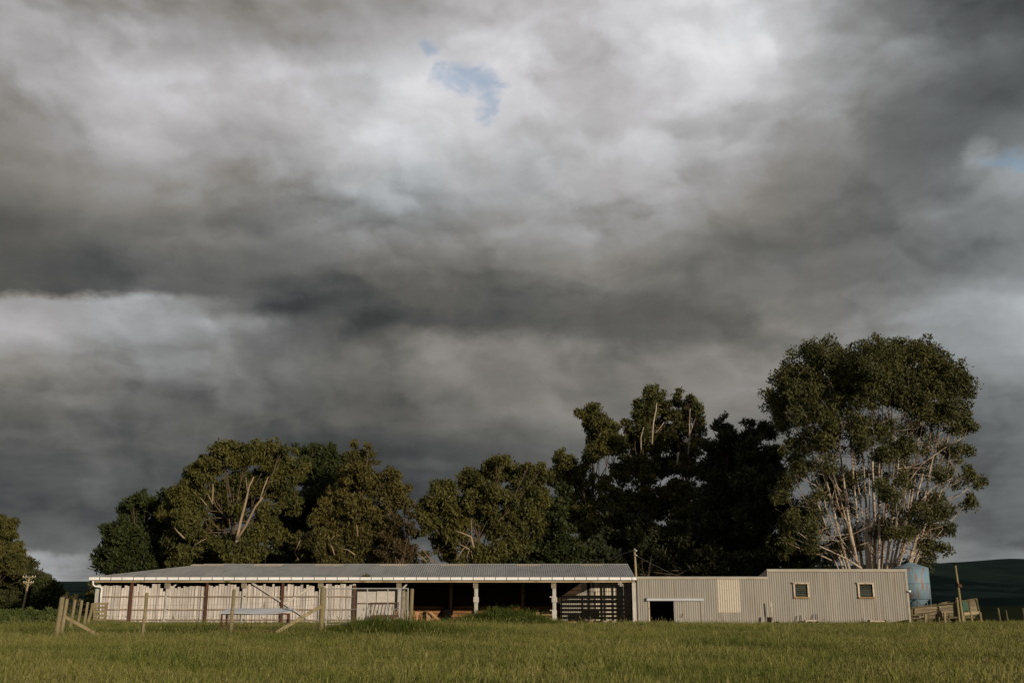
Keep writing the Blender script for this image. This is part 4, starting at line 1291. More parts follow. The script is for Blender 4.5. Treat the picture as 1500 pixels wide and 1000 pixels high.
# ------------------------------------------------------------------ trees
def leaves(centres, radii, per, size, aspect, mode, squash=0.75, up=0.0):
    """leaf quads around clump centres"""
    out = []
    cs = np.asarray(centres, dtype=float)
    rs = np.asarray(radii, dtype=float)
    cnt = np.maximum(6, (2.1 * per * rs ** 2).astype(int))
    size = size * 1.15
    idx = np.repeat(np.arange(len(cs)), cnt)
    n = len(idx)
    d = rng.normal(size=(n, 3))
    d /= np.linalg.norm(d, axis=1, keepdims=True)
    rr = rng.uniform(0.25, 1.0, n) ** 0.6 * (1 + 0.18 * rng.normal(size=n))
    p = d * rr[:, None] * rs[idx][:, None]
    p[:, 2] *= squash
    if up:
        p[:, 2] += up * rs[idx] * (1 - rr)
    p += cs[idx]
    a = rng.normal(size=(n, 3))
    if mode == 'hang':
        a[:, 2] -= 1.1
    elif mode == 'up':
        a = d * 0.8 + rng.normal(size=(n, 3)) * 0.45
        a[:, 2] += 0.55
    a /= np.linalg.norm(a, axis=1, keepdims=True)
    b = rng.normal(size=(n, 3))
    b -= a * (a * b).sum(1, keepdims=True)
    b /= np.linalg.norm(b, axis=1, keepdims=True)
    L = size * rng.uniform(0.6, 1.4, n)[:, None]
    Wd = L * aspect
    return np.stack([p - a * L / 2, p + b * Wd / 2 - a * L * 0.05, p + a * L / 2, p - b * Wd / 2 - a * L * 0.05], 1)


def make_tree(name, label, lobes, Y, trunk_px, leafm, barkm, clump=0.62, fill=2.6, per=150, size=0.30, aspect=0.36, mode='hang',
              depth=0.85, trunk_r=0.2, group='trees behind the sheds', limbs=True, twig_r=0.05, extra=None, cat='tree', squash=0.78, stems=1):
    tb = W(trunk_px, 860, Y)
    g = hz(tb.x, Y)
    o = thing(name, (tb.x, Y, g), label, cat, group)
    base = Vector((tb.x, Y, g - 0.2))
    cs, rs, lob = [], [], []
    for L in lobes:
        px, py, rpx = L[:3]
        dens = L[3] if len(L) > 3 else 1.0
        r = rpx * Y / 1520.0
        yo = (L[4] if len(L) > 4 else random.uniform(-1, 1) * 1.6)
        r *= 1.14
        c = W(px, py, Y + yo)
        lob.append((c, r))
        n = max(3, int(fill * dens * (r / clump) ** 2 * 1.6))
        for _ in range(n):
            d = Vector((random.gauss(0, 1), random.gauss(0, 1), random.gauss(0, 1))).normalized()
            f = random.uniform(0.35, 0.95)
            rc = clump * random.uniform(0.6, 1.25)
            q = c + Vector((d.x * r * f, d.y * r * f * depth, d.z * r * f * 0.95))
            if q.z < g + 0.4:
                q.z = g + 0.4 + random.random()
            cs.append(q)
            rs.append(min(rc, r * 0.7))
    quads = leaves(cs, rs, per, size, aspect, mode, squash)
    if extra is not None:
        quads = np.concatenate([quads, extra])
    quad_object('crown', quads, leafm, o)
    # trunk and limbs
    topz = max(c.z for c, r in lob)
    mid = Vector((sum(c.x for c, r in lob) / len(lob), Y, g + (topz - g) * 0.72))
    fork = base.lerp(mid, 0.35)
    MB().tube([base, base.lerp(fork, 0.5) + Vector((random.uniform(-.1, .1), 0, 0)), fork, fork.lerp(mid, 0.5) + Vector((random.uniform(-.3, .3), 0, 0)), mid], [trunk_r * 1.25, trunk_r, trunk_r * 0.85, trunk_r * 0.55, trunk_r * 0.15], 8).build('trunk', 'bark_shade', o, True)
    if limbs:
        mb = MB()
        for c, r in lob:
            f = random.uniform(0.15, 0.75)
            s = fork.lerp(mid, f) if c.z > fork.z + 1 else base.lerp(fork, random.uniform(0.5, 1))
            m1 = s.lerp(c, 0.5) + Vector((random.uniform(-.3, .3), random.uniform(-.3, .3), -0.12 * (c - s).length))
            if m1.z < s.z - 0.5:
                m1.z = s.z
            mb.tube([s, m1, c], [trunk_r * 0.34, trunk_r * 0.22, twig_r * 0.5], 6, False)
            for _ in range(3):
                d = Vector((random.gauss(0, 1), random.gauss(0, 1), abs(random.gauss(0, 1)))).normalized()
                mb.tube([m1.lerp(c, random.uniform(0.3, 0.9)), c + d * r * 0.8], [twig_r * 0.5, twig_r * 0.2], 4, False)
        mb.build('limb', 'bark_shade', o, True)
    return o


def bare_limb(o, pts, Y, r0, r1, mat, yoff=-2.6):
    P = [W(x, y, Y + yoff) for (x, y) in pts]
    n = len(P)
    MB().tube(P, [0.66 * (r0 + (r1 - r0) * i / (n - 1)) for i in range(n)], 7).build('limb', mat, o, True)


# conifers and gums of the western clump
make_tree('conifer_tree', 'dark green bushy conifer at the outer end of the clump behind the shed end',
          [(168, 820, 24), (195, 800, 30), (178, 775, 20), (200, 750, 20), (215, 735, 14), (235, 780, 34), (225, 820, 30), (195, 738, 9), (208, 728, 8), (160, 800, 12), (152, 830, 9), (155, 775, 8), (270, 815, 28), (182, 830, 20), (250, 740, 22)],
          94, 200, 'leaf_conifer', 'bark_dark', 0.7, 3.2, 140, 0.34, 0.36, 'up')
make_tree('conifer_tree', 'dark green conifer with spiky tops standing between the two golden gum crowns',
          [(455, 670, 17), (480, 668, 16), (470, 690, 26), (500, 690, 18), (440, 690, 18), (470, 730, 34), (500, 740, 26), (440, 750, 30), (480, 790, 34), (440, 810, 28), (435, 660, 8), (458, 656, 6), (484, 655, 7), (500, 672, 8), (420, 780, 24)],
          99, 470, 'leaf_conifer', 'bark_dark', 0.7, 3.2, 140, 0.36, 0.36, 'up')
gB = make_tree('gum_tree', 'broad golden-olive gum with a forked pale trunk above the shed ridge',
               [(300, 690, 24), (330, 668, 24), (360, 668, 24), (392, 675, 26), (425, 680, 22), (415, 655, 10), (275, 705, 16), (262, 725, 14), (285, 735, 26), (318, 725, 18), (345, 705, 24), (380, 710, 24), (415, 715, 24), (430, 735, 18),
                (250, 750, 20), (280, 765, 24), (312, 770, 20, 0.8), (345, 745, 14, 0.6), (395, 750, 18, 0.7), (300, 800, 22), (330, 800, 20), (260, 790, 20), (370, 790, 18), (400, 780, 16), (268, 815, 22), (312, 822, 18), (345, 652, 9), (328, 652, 8), (302, 672, 8), (350, 815, 16, 1, -4.6), (333, 803, 13, 1, -4.4), (368, 806, 15, 1, -4.6), (345, 830, 14, 1, -4.6), (352, 738, 15, 0.9, 2.5), (338, 758, 17, 1, 2.5), (388, 762, 15, 0.9, 2.5), (372, 735, 13, 0.7, 3), (322, 748, 14, 0.9, 2)],
               90, 348, 'leaf_gold2', 'bark_tan', 0.60, 2.5, 165, 0.30, 0.36)
bare_limb(gB, [(344, 835), (347, 790), (352, 765), (360, 735), (365, 712), (372, 698)], 90, 0.24, 0.07, 'bark_limb', -3.6)
bare_limb(gB, [(347, 790), (360, 770), (374, 742), (385, 728)], 90, 0.18, 0.10, 'bark_limb', -3.7)
bare_limb(gB, [(380, 734), (386, 715), (393, 698)], 90, 0.11, 0.06, 'bark_limb', -3.6)
bare_limb(gB, [(363, 722), (361, 708), (360, 698)], 90, 0.08, 0.04, 'bark_limb', -3.6)
bare_limb(gB, [(311, 738), (312, 720), (312, 708)], 90, 0.10, 0.05, 'bark_limb', -3.4)
bare_limb(gB, [(311, 737), (305, 724), (299, 722)], 90, 0.08, 0.03, 'bark_limb', -3.4)
bare_limb(gB, [(303, 740), (293, 728)], 90, 0.08, 0.05, 'bark_limb', -3.4)
bare_limb(gB, [(270, 788), (260, 778), (255, 772)], 90, 0.11, 0.06, 'bark_limb', -3.2)
bare_limb(gB, [(285, 798), (295, 792), (303, 788)], 90, 0.07, 0.03, 'bark_limb', -3.2)
gD = make_tree('gum_tree', 'golden gum of rounded foliage puffs beside the gap in the trees',
               [(515, 675, 13), (536, 672, 15), (525, 695, 18), (510, 712, 20), (540, 710, 22), (565, 705, 20), (585, 715, 15), (592, 735, 11), (575, 735, 14, 0.8), (495, 735, 22), (525, 745, 26), (550, 750, 18), (480, 755, 22), (500, 785, 24), (535, 785, 26), (465, 790, 22), (480, 815, 22), (520, 815, 24), (560, 775, 20), (445, 800, 18), (455, 825, 16), (522, 655, 8), (540, 655, 7)],
               90, 520, 'leaf_gold', 'bark_tan', 0.58, 2.6, 165, 0.29, 0.36)
bare_limb(gD, [(524, 785), (523, 772), (522, 768)], 90, 0.08, 0.06, 'bark_limb', -3.4)
bare_limb(gD, [(490, 812), (486, 800), (482, 794), (490, 784)], 90, 0.08, 0.04, 'bark_limb', -3.3)
bare_limb(gD, [(520, 812), (510, 805), (497, 802)], 90, 0.08, 0.03, 'bark_limb', -3.2)
bare_limb(gD, [(437, 820), (432, 808), (440, 790)], 90, 0.09, 0.04, 'bark_limb', -3.2)
make_tree('gum_tree', 'small rusty-brown gum at the edge of the gap above the shed roof',
          [(582, 765, 12), (575, 790, 18), (590, 800, 13), (570, 815, 20), (590, 820, 14), (600, 740, 7, 0.6), (600, 775, 10), (606, 802, 10), (598, 756, 8)], 88, 580, 'leaf_brown', 'bark_tan', 0.5, 2.8, 170, 0.26, 0.36)
make_tree('bushy_tree', 'dark green undergrowth tree low behind the shed under the forked gum',
          [(230, 828, 20), (265, 830, 18), (300, 832, 18), (340, 830, 18), (375, 822, 20), (405, 812, 18), (360, 808, 14), (415, 830, 16), (330, 818, 12)], 96, 330, 'leaf_conifer', 'bark_dark', 0.65, 3.0, 150, 0.32, 0.45, 'up')
make_tree('bushy_tree', 'dark green undergrowth tree low behind the shed under the rounded golden gum',
          [(445, 830, 16), (475, 832, 18), (510, 832, 18), (545, 830, 18), (575, 832, 14), (500, 805, 18), (540, 800, 16), (470, 805, 16), (560, 815, 14)], 96, 500, 'leaf_conifer', 'bark_dark', 0.65, 3.0, 150, 0.32, 0.45, 'up')
# gum east of the gap
gF = make_tree('gum_tree', 'wide olive-gold gum spreading over the shed ridge east of the gap',
               [(628, 745, 15), (645, 725, 20), (655, 710, 15), (665, 745, 22), (690, 705, 22), (715, 690, 20), (740, 690, 24), (765, 700, 22), (790, 700, 18), (695, 740, 24), (730, 730, 28), (770, 730, 24), (795, 730, 15), (640, 770, 20), (668, 775, 22), (650, 795, 18), (690, 800, 14, 0.6),
                (720, 770, 22), (750, 765, 24), (780, 765, 18), (760, 795, 20), (735, 675, 9), (775, 680, 8), (795, 685, 8), (622, 775, 10), (617, 760, 11, 0.8), (612, 785, 9, 0.7), (660, 815, 14, 0.7), (610, 740, 6, 0.7), (625, 815, 8, 0.35), (607, 825, 8, 0.3), (705, 812, 17, 1, -2.6), (730, 808, 16, 1, -2.6), (675, 822, 12, 0.8, -2.6)],
               90, 705, 'leaf_gold2', 'bark_tan', 0.58, 2.5, 165, 0.29, 0.36)
bare_limb(gF, [(694, 802), (690, 786), (681, 782), (667, 777)], 90, 0.14, 0.09, 'bark_limb', -3.6)
bare_limb(gF, [(691, 790), (691, 775), (690, 760)], 90, 0.07, 0.05, 'bark_limb', -3.6)
bare_limb(gF, [(687, 804), (680, 800), (673, 797)], 90, 0.10, 0.07, 'bark_limb', -3.5)
bare_limb(gF, [(688, 804), (684, 815), (686, 826)], 90, 0.05, 0.03, 'bark_limb', -3.5)
bare_limb(gF, [(680, 802), (673, 812), (668, 820)], 90, 0.05, 0.03, 'bark_limb', -3.5)
bare_limb(gF, [(690, 806), (692, 816), (694, 824)], 90, 0.05, 0.03, 'bark_limb', -3.5)
for pts in ([(645, 828), (630, 818), (612, 800)], [(640, 822), (622, 822), (605, 826)], [(630, 818), (620, 806), (617, 795)], [(645, 828), (655, 818), (640, 805)], [(625, 822), (614, 812), (604, 806)], [(598, 760), (604, 740), (612, 728)]):
    bare_limb(gF, pts, 90, 0.07, 0.025, 'bark_tan', random.uniform(-2, 1))
make_tree('bushy_tree', 'low dark green bushy tree under the olive gum and the tall gums',
          [(795, 770, 26), (815, 740, 16), (820, 790, 30), (770, 815, 26), (800, 820, 26), (735, 818, 24), (705, 822, 18), (840, 815, 26), (825, 720, 12)], 93, 800, 'leaf_conifer', 'bark_dark', 0.65, 3.0, 150, 0.32, 0.45, 'up')
# tall gums
gH = make_tree('gum_tree', 'tall golden gum, the lowest crowned of the three tall gums in a row',
               [(862, 605, 14), (875, 615, 18), (868, 632, 18), (890, 640, 16), (900, 625, 10), (866, 600, 7), (878, 655, 14), (900, 655, 15), (910, 640, 9), (860, 680, 9), (867, 665, 12), (850, 692, 10), (832, 680, 14), (820, 672, 12), (840, 700, 14), (862, 702, 11), (818, 700, 14), (850, 725, 16), (880, 712, 12, 0.8), (892, 700, 11, 0.7), (900, 722, 13, 0.8), (885, 735, 13, 0.8), (868, 745, 14), (845, 755, 22), (870, 780, 26), (895, 750, 20, 0.7), (820, 662, 6), (830, 740, 20), (860, 815, 24)],
               103, 880, 'leaf_gold2', 'bark_tan', 0.66, 2.6, 155, 0.33, 0.36, twig_r=0.06)
gI = make_tree('gum_tree', 'tallest gum of the row with a pale stem through its crown',
               [(952, 578, 12), (964, 570, 7), (938, 590, 11), (962, 592, 16), (945, 605, 15), (972, 605, 12), (980, 595, 8), (935, 610, 9), (960, 620, 13, 0.7), (940, 632, 13), (975, 632, 14), (925, 625, 10), (912, 618, 7), (960, 650, 18), (935, 655, 18), (920, 645, 12), (945, 690, 24), (915, 690, 20), (975, 680, 20), (930, 740, 28), (965, 740, 26), (905, 790, 30), (950, 800, 32)],
               107, 955, 'leaf_gum', 'bark_gum', 0.66, 2.6, 155, 0.33, 0.36, twig_r=0.06)
bare_limb(gI, [(955, 650), (957, 620), (961, 600), (962, 590)], 107, 0.13, 0.05, 'bark_gum', -2.8)
bare_limb(gI, [(960, 634), (968, 625), (973, 618)], 107, 0.08, 0.04, 'bark_gum', -2.8)
bare_limb(gI, [(939, 660), (939, 640), (943, 625)], 107, 0.10, 0.05, 'bark_gum', -2.8)
gJ = make_tree('gum_tree', 'tall gum with a split double top beside the tallest of the row',
               [(995, 580, 9), (990, 592, 9), (1010, 582, 8), (1012, 595, 12), (1020, 600, 10), (1000, 608, 14), (1022, 615, 11), (988, 610, 9), (1006, 628, 12, 0.7), (1024, 632, 10), (990, 632, 12), (995, 650, 16), (1020, 655, 14), (1005, 680, 20), (1000, 720, 24), (1010, 760, 28), (1000, 805, 30)],
               106, 1008, 'leaf_gum', 'bark_gum', 0.62, 2.6, 155, 0.32, 0.36, twig_r=0.06)
bare_limb(gJ, [(1008, 665), (1010, 640), (1010, 615), (1011, 598)], 106, 0.12, 0.05, 'bark_gum', -2.6)
bare_limb(gJ, [(1009, 640), (1015, 622), (1019, 612)], 106, 0.08, 0.04, 'bark_gum', -2.6)
bare_limb(gJ, [(992, 680), (993, 668), (994, 662)], 106, 0.16, 0.14, 'bark_gum', -3.2)
# shaded cypresses
make_tree('cypress_tree', 'blackish pointed cypress between the tall gums and the great pale-stemmed gum',
          [(1060, 612, 7), (1058, 625, 12), (1065, 645, 20), (1050, 660, 16), (1072, 680, 24), (1045, 690, 20), (1060, 720, 30), (1040, 740, 26), (1065, 770, 32), (1035, 790, 30), (1070, 815, 32), (1040, 820, 26)],
          100, 1058, 'leaf_black', 'bark_dark', 0.75, 3.4, 130, 0.36, 0.36, 'up')
make_tree('cypress_tree', 'blackish blunt cypress tucked close behind the great pale-stemmed gum',
          [(1097, 618, 9), (1112, 622, 9), (1100, 640, 18), (1122, 635, 13), (1095, 670, 24), (1125, 665, 18), (1105, 710, 30), (1135, 700, 22), (1110, 760, 34), (1140, 750, 26), (1115, 810, 34), (1145, 805, 28), (1165, 760, 26), (1175, 810, 28)],
          97, 1105, 'leaf_black', 'bark_dark', 0.75, 3.4, 130, 0.36, 0.36, 'up')
make_tree('bushy_tree', 'black shaded undergrowth tree low behind the joint of the two sheds',
          [(880, 815, 26), (920, 815, 30), (960, 820, 28), (1000, 822, 26), (900, 775, 24), (985, 785, 26), (1035, 825, 22), (1075, 828, 22), (940, 775, 24), (845, 828, 16)], 96, 940, 'leaf_black', 'bark_dark', 0.75, 3.2, 130, 0.36, 0.4, 'up')

# the great gum on the right: a fan of pale stems under a dome of leaves
YG = 84.0
gum_lobes = [(1170, 540, 26), (1195, 515, 20), (1215, 508, 18), (1250, 512, 22), (1285, 508, 20), (1320, 510, 22), (1350, 512, 22), (1380, 525, 22), (1400, 548, 20), (1408, 570, 14), (1150, 565, 20), (1140, 590, 18), (1165, 580, 24), (1195, 555, 26), (1235, 545, 28),
             (1270, 545, 26), (1305, 545, 28), (1345, 548, 28), (1375, 560, 24), (1200, 590, 22), (1235, 585, 24, 0.9), (1270, 580, 24, 0.9), (1310, 580, 22, 0.8), (1345, 585, 16, 0.5), (1395, 590, 16, 0.8), (1180, 610, 18), (1150, 612, 14),
             (1345, 600, 16, 0.7), (1375, 605, 18, 0.7), (1410, 605, 14, 0.9), (1425, 618, 9, 0.9), (1220, 620, 20, 0.7), (1258, 620, 20, 0.6), (1295, 620, 18, 0.6), (1330, 625, 18, 0.7), (1360, 630, 15, 0.5), (1405, 630, 12, 0.7),
             (1185, 645, 20, 0.7), (1215, 655, 18, 0.6), (1250, 660, 18, 0.5), (1290, 655, 18, 0.6), (1330, 655, 18, 0.6), (1365, 655, 18, 0.6), (1395, 665, 16, 0.6), (1415, 660, 9, 0.7), (1160, 655, 16, 0.8), (1418, 690, 9), (1436, 700, 7), (1405, 705, 10, 0.8),
             (1170, 690, 22, 0.7), (1205, 690, 20, 0.6), (1240, 700, 18, 0.5), (1285, 695, 18, 0.5), (1320, 695, 16, 0.5), (1350, 690, 16, 0.5), (1378, 690, 14, 0.5), (1150, 720, 18, 0.7), (1190, 730, 20, 0.6), (1230, 735, 16, 0.5), (1310, 735, 16, 0.45), (1345, 735, 18, 0.6), (1383, 745, 16, 0.9), (1370, 735, 12, 0.6),
             (1160, 765, 20, 0.6), (1195, 775, 18, 0.5), (1330, 770, 16, 0.5), (1360, 765, 16, 0.5), (1375, 775, 10, 0.5), (1180, 805, 18, 0.5), (1220, 800, 14, 0.4), (1350, 800, 12, 0.4), (1380, 802, 8, 0.7), (1368, 818, 6, 0.6), (1420, 735, 8), (1425, 728, 6), (1148, 800, 14, 0.5), (1250, 780, 12, 0.4), (1300, 780, 12, 0.4)]
tb = W(1276, 850, YG)
gz = hz(tb.x, YG)
gum = thing('gum_tree', (tb.x, YG, gz), 'great dome-crowned gum with a fan of pale stems behind the iron shed', 'tree', 'trees behind the sheds')
cs, rs = [], []
LO = []
front = []
for L in gum_lobes:
    if L[1] < 625:
        front.append((L[0] + random.uniform(-10, 10), L[1] + random.uniform(-4, 14), L[2] * 0.9, 0.8, 1))
    elif random.random() < 0.6:
        front.append((L[0] + random.uniform(-16, 16), L[1] + random.uniform(-14, 14), L[2] * 0.75, 0.5, 1))
for k in range(16):                      # shaded inner foliage low behind the stems
    px = random.uniform(1190, 1365)
    front.append((px, random.uniform(690, 815), random.uniform(12, 20), 0.55, 1, 1))
for k in range(4):
    front.append((random.choice((random.uniform(1150, 1225), random.uniform(1320, 1385))), random.uniform(740, 815), random.uniform(10, 16), 0.6, 1))
for L in gum_lobes + front:
    px, py, rpx = L[:3]
    dens = L[3] if len(L) > 3 else 1.1
    r = rpx * YG / 1500.0
    # the dome is round in plan as well
    half = 8.2 * math.sqrt(max(0.05, 1 - ((px - 1280) / 165.0) ** 2))
    yo = random.uniform(-0.75, 0.75) * half if len(L) < 5 else (random.uniform(-0.95, -0.5) if len(L) < 6 else random.uniform(0.35, 0.9)) * half
    c = W(px, py + (7 if py < 560 else 0), YG + yo)
    r *= 1.12
    LO.append((c, r))
    n = max(4, int(2.3 * dens * (r / 0.5) ** 2))
    for _ in range(n):
        d = Vector((random.gauss(0, 1), random.gauss(0, 1), random.gauss(0, 1))).normalized()
        f = random.uniform(0.3, 1.1)
        cs.append(Vector((c.x + d.x * r * f, YG + yo + d.y * r * f * 1.1, c.z + d.z * r * f)))
        rs.append(min(0.58 * random.uniform(0.6, 1.4), r))
quad_object('crown', leaves(cs, rs, 150, 0.235, 0.38, 'hang', 0.9), 'leaf_gum', gum)
base = Vector((tb.x, YG, gz - 0.1))
stems = []
for (bx, tx, ty, r0) in ((1246, 1158, 640, .12), (1250, 1185, 620, .14), (1258, 1205, 610, .14), (1264, 1225, 600, .14), (1274, 1265, 590, .15), (1286, 1312, 590, .15), (1294, 1345, 600, .14), (1302, 1375, 620, .13), (1306, 1390, 650, .12), (1279, 1296, 610, .13), (1248, 1150, 560, .20), (1252, 1175, 540, .24), (1256, 1195, 530, .22), (1262, 1215, 520, .26), (1266, 1235, 520, .24), (1270, 1255, 515, .22), (1272, 1275, 515, .30), (1276, 1290, 515, .24), (1280, 1305, 515, .26),
                         (1284, 1322, 515, .26), (1288, 1340, 520, .24), (1292, 1355, 520, .24), (1296, 1370, 530, .22), (1300, 1385, 545, .20), (1303, 1398, 570, .18), (1262, 1200, 570, .18), (1268, 1245, 560, .18), (1290, 1330, 570, .18), (1282, 1285, 560, .2), (1300, 1405, 600, .15)):
    b = W(1277 + (bx - 1276) * 0.55, 842, YG)
    yo = random.uniform(-3.0, 3.0)
    b = Vector((b.x, YG + yo * 0.25, gz - 0.1))
    tp = W(tx, max(ty, 545) + random.uniform(0, 25), YG + yo * 1.3)
    pts, rr = [], []
    ctrl = Vector((b.x * 0.22 + tp.x * 0.78, b.y * 0.4 + tp.y * 0.6, b.z * 0.42 + tp.z * 0.58))
    wob = random.uniform(-.5, .5)
    for k in range(10):
        f = k / 9
        p = b * (1 - f) ** 2 + ctrl * (2 * f * (1 - f)) + tp * f * f
        p.x += wob * math.sin(f * 6.0) * 0.35 + random.uniform(-.07, .07)
        p.y += random.uniform(-.07, .07)
        pts.append(p)
        rr.append(0.60 * r0 * (1 - 0.86 * f))
    MB().tube(pts, rr, 8).build('stem', 'bark_gum', gum, True)
    stems.append(pts)
# the central bole and the side limbs
mb = MB()
mb.tube([base, base + Vector((-0.1, 0, 2.0)), base + Vector((0.05, 0, 4.5)), base + Vector((0.2, 0.2, 8))], [0.62, 0.42, 0.36, 0.22], 10)
mb.build('trunk', 'bark_gum', gum, True)
for pts, r0 in (([(1262, 832), (1240, 818), (1215, 806), (1190, 795), (1170, 780), (1155, 770)], .13), ([(1262, 832), (1245, 806), (1232, 790), (1225, 770), (1210, 755)], .11), ([(1218, 820), (1200, 812), (1180, 806), (1160, 798), (1145, 790)], .09),
                ([(1300, 832), (1320, 812), (1350, 800), (1370, 788), (1385, 770)], .10), ([(1305, 830), (1330, 800), (1350, 770), (1375, 745), (1400, 725), (1420, 715)], .12), ([(1310, 790), (1335, 750), (1365, 715), (1395, 700), (1432, 700)], .10), ([(1248, 790), (1225, 760), (1195, 745), (1165, 740)], .09),
                ([(1245, 770), (1215, 725), (1185, 705), (1155, 690)], .09), ([(1240, 730), (1210, 690), (1180, 665), (1165, 650)], .08), ([(1320, 720), (1350, 680), (1385, 655), (1412, 640)], .09), ([(1330, 690), (1365, 645), (1395, 620), (1420, 612)], .08), ([(1330, 640), (1360, 610), (1385, 590)], .07), ([(1230, 650), (1200, 620), (1170, 605)], .07),
                ([(1330, 815), (1355, 812), (1375, 806)], .06)):
    yo = random.uniform(-3.5, 0.5)
    P = [W(x, y, YG + yo) for (x, y) in pts]
    MB().tube(P, [0.62 * r0 * (1 - 0.75 * i / (len(P) - 1)) for i in range(len(P))], 7).build('limb', 'bark_gum', gum, True)
# thin twigs to every leaf mass
mb = MB()
for c, r in LO:
    for _ in range(2):
        st = random.choice(stems)
        s = min((random.choice(stems)[random.randint(3, 7)] for _ in range(14)), key=lambda p: (p - c).length + (6 if p.z > c.z else 0))
        m = s.lerp(c, 0.5) + Vector((random.uniform(-.2, .2), random.uniform(-.2, .2), -0.12 * (c - s).length))
        mb.tube([s, m, c + Vector((random.uniform(-r, r), random.uniform(-r, r), random.uniform(0, r)))], [0.026, 0.018, 0.008], 5, False)
mb.build('twig', 'bark_gum', gum, True)

# trees at the left edge
make_tree('gum_tree', 'leaning gum with bare pale stems rising from the hedge by the leaning power pole',
          [(-10, 770, 20), (10, 775, 14), (5, 790, 18), (18, 800, 12), (-25, 785, 24), (25, 815, 12), (-5, 815, 22), (20, 830, 16), (-30, 820, 24)], 135, -6, 'leaf_gold2', 'bark_tan', 0.7, 3.0, 150, 0.36, 0.36, group='trees at the hedge')
hedge_lobes = [(15, 838, 18), (40, 826, 9), (60, 850, 12), (10, 855, 22), (35, 850, 16), (50, 855, 14), (25, 880, 24), (55, 880, 20), (-10, 880, 26), (42, 835, 9), (30, 838, 10), (-15, 850, 24)]
make_tree('bushy_tree', 'dense dark bushy tree filling the hedge under the leaning gum', hedge_lobes, 138, 20, 'leaf_hedge', 'bark_dark', 0.75, 3.2, 140, 0.38, 0.4, 'up', group='trees at the hedge')
make_tree('bushy_tree', 'low dark bush tapering from the hedge towards the paling shed', [(68, 860, 13), (62, 875, 16), (78, 872, 13), (85, 882, 12), (72, 890, 16), (92, 895, 10), (80, 865, 8)], 130, 75, 'leaf_conifer', 'bark_dark', 0.7, 3.2, 140, 0.36, 0.4, 'up', group='trees at the hedge')
make_tree('small_shrub', 'small leafy shrub showing between the side fence and the paling corner', [(132, 872, 6), (136, 864, 5), (128, 882, 6), (134, 892, 6), (127, 895, 5), (137, 853, 5), (139, 880, 5)], 66, 134, 'leaf_hedge', 'bark_dark', 0.2, 3.0, 420, 0.17, 0.45, 'up', trunk_r=0.05, twig_r=0.02, group='shrubs', cat='shrub')
make_tree('small_shrub', 'straggly shrub growing up behind the braced corner fence post', [(94, 872, 3, 0.6), (98, 870, 3, 0.6), (104, 876, 3.5, 0.6), (112, 874, 3, 0.5), (100, 884, 4, 0.6), (116, 880, 3, 0.6), (108, 890, 4, 0.7)], 48, 102, 'leaf_gold', 'bark_tan', 0.12, 2.6, 700, 0.10, 0.5, 'up', trunk_r=0.03, twig_r=0.012, group='shrubs', cat='shrub')


# ------------------------------------------------------------------ weeds along the bank
wc, wr = [], []
for _ in range(520):
    X_ = random.uniform(-37, -23.6)
    Y_ = random.uniform(48, 62)
    if X_ > -25 and Y_ > 57 or X_ > -21.5 - (Y_ - 33) * 0.0 and Y_ < 50:
        continue
    wc.append((X_, Y_, hz(X_, Y_) + random.uniform(0.05, 0.28)))
    wr.append(random.uniform(0.15, 0.38))
tag(quad_object('weeds', leaves(wc, wr, 420, 0.11, 0.55, 'up', 0.7), 'leaf_weed'), 'dark leafy weeds on the bank beyond the side fence', 'weeds', kind='stuff')
wc, wr = [], []
for _ in range(70):
    X_, Y_ = -0.45 + random.gauss(0, 1.5), 53.0 + random.gauss(0, 0.9)
    wc.append((X_, Y_, hz(X_, Y_) + random.uniform(0.0, 0.14)))
    wr.append(random.uniform(0.10, 0.26))
for _ in range(60):
    X_, Y_ = -4.0 + random.gauss(0, 1.5), 36.3 + random.gauss(0, 1.2)
    wc.append((X_, Y_, hz(X_, Y_) + random.uniform(0.0, 0.08)))
    wr.append(random.uniform(0.08, 0.2))
tag(quad_object('weeds', leaves(wc, wr, 420, 0.085, 0.5, 'up', 0.6), 'leaf_weed'), 'leafy weeds growing on the grassy heap and the low hump', 'weeds', kind='stuff')

# ------------------------------------------------------------------ grass
def tuft(name, nb, h0, h1, spread, wd, mat, seed, lean=0.35):
    r = random.Random(seed)
    vs, fs = [], []
    for _ in range(nb):
        bx, by = r.gauss(0, spread), r.gauss(0, spread)
        h = r.uniform(h0, h1)
        an = r.uniform(0, 2 * math.pi)
        lx, ly = r.gauss(0, lean) * h, r.gauss(0, lean) * h
        sx, sy = math.cos(an) * wd, math.sin(an) * wd
        b = len(vs)
        vs += [(bx - sx, by - sy, -0.02), (bx + sx, by + sy, -0.02), (bx + lx * 0.4 + sx * 0.8, by + ly * 0.4 + sy * 0.8, h * 0.6), (bx + lx * 0.4 - sx * 0.8, by + ly * 0.4 - sy * 0.8, h * 0.6), (bx + lx, by + ly, h)]
        fs += [(b, b + 1, b + 2, b + 3), (b + 3, b + 2, b + 4)]
        if mat == 'seed' and r.random() < 0.6:
            b = len(vs)
            tx, ty = bx + lx, by + ly
            vs += [(tx - lx * 0.1 - sx * 2.2, ty - sy * 2.2, h * 0.86), (tx - lx * 0.1 + sx * 2.2, ty + sy * 2.2, h * 0.86), (tx + lx * 0.1, ty + ly * 0.1, h * 1.1)]
            fs += [(b, b + 1, b + 2)]
    me = bpy.data.meshes.new(name)
    me.from_pydata(vs, [], fs)
    me.materials.append(M[mat])
    return bpy.data.objects.new(name, me)


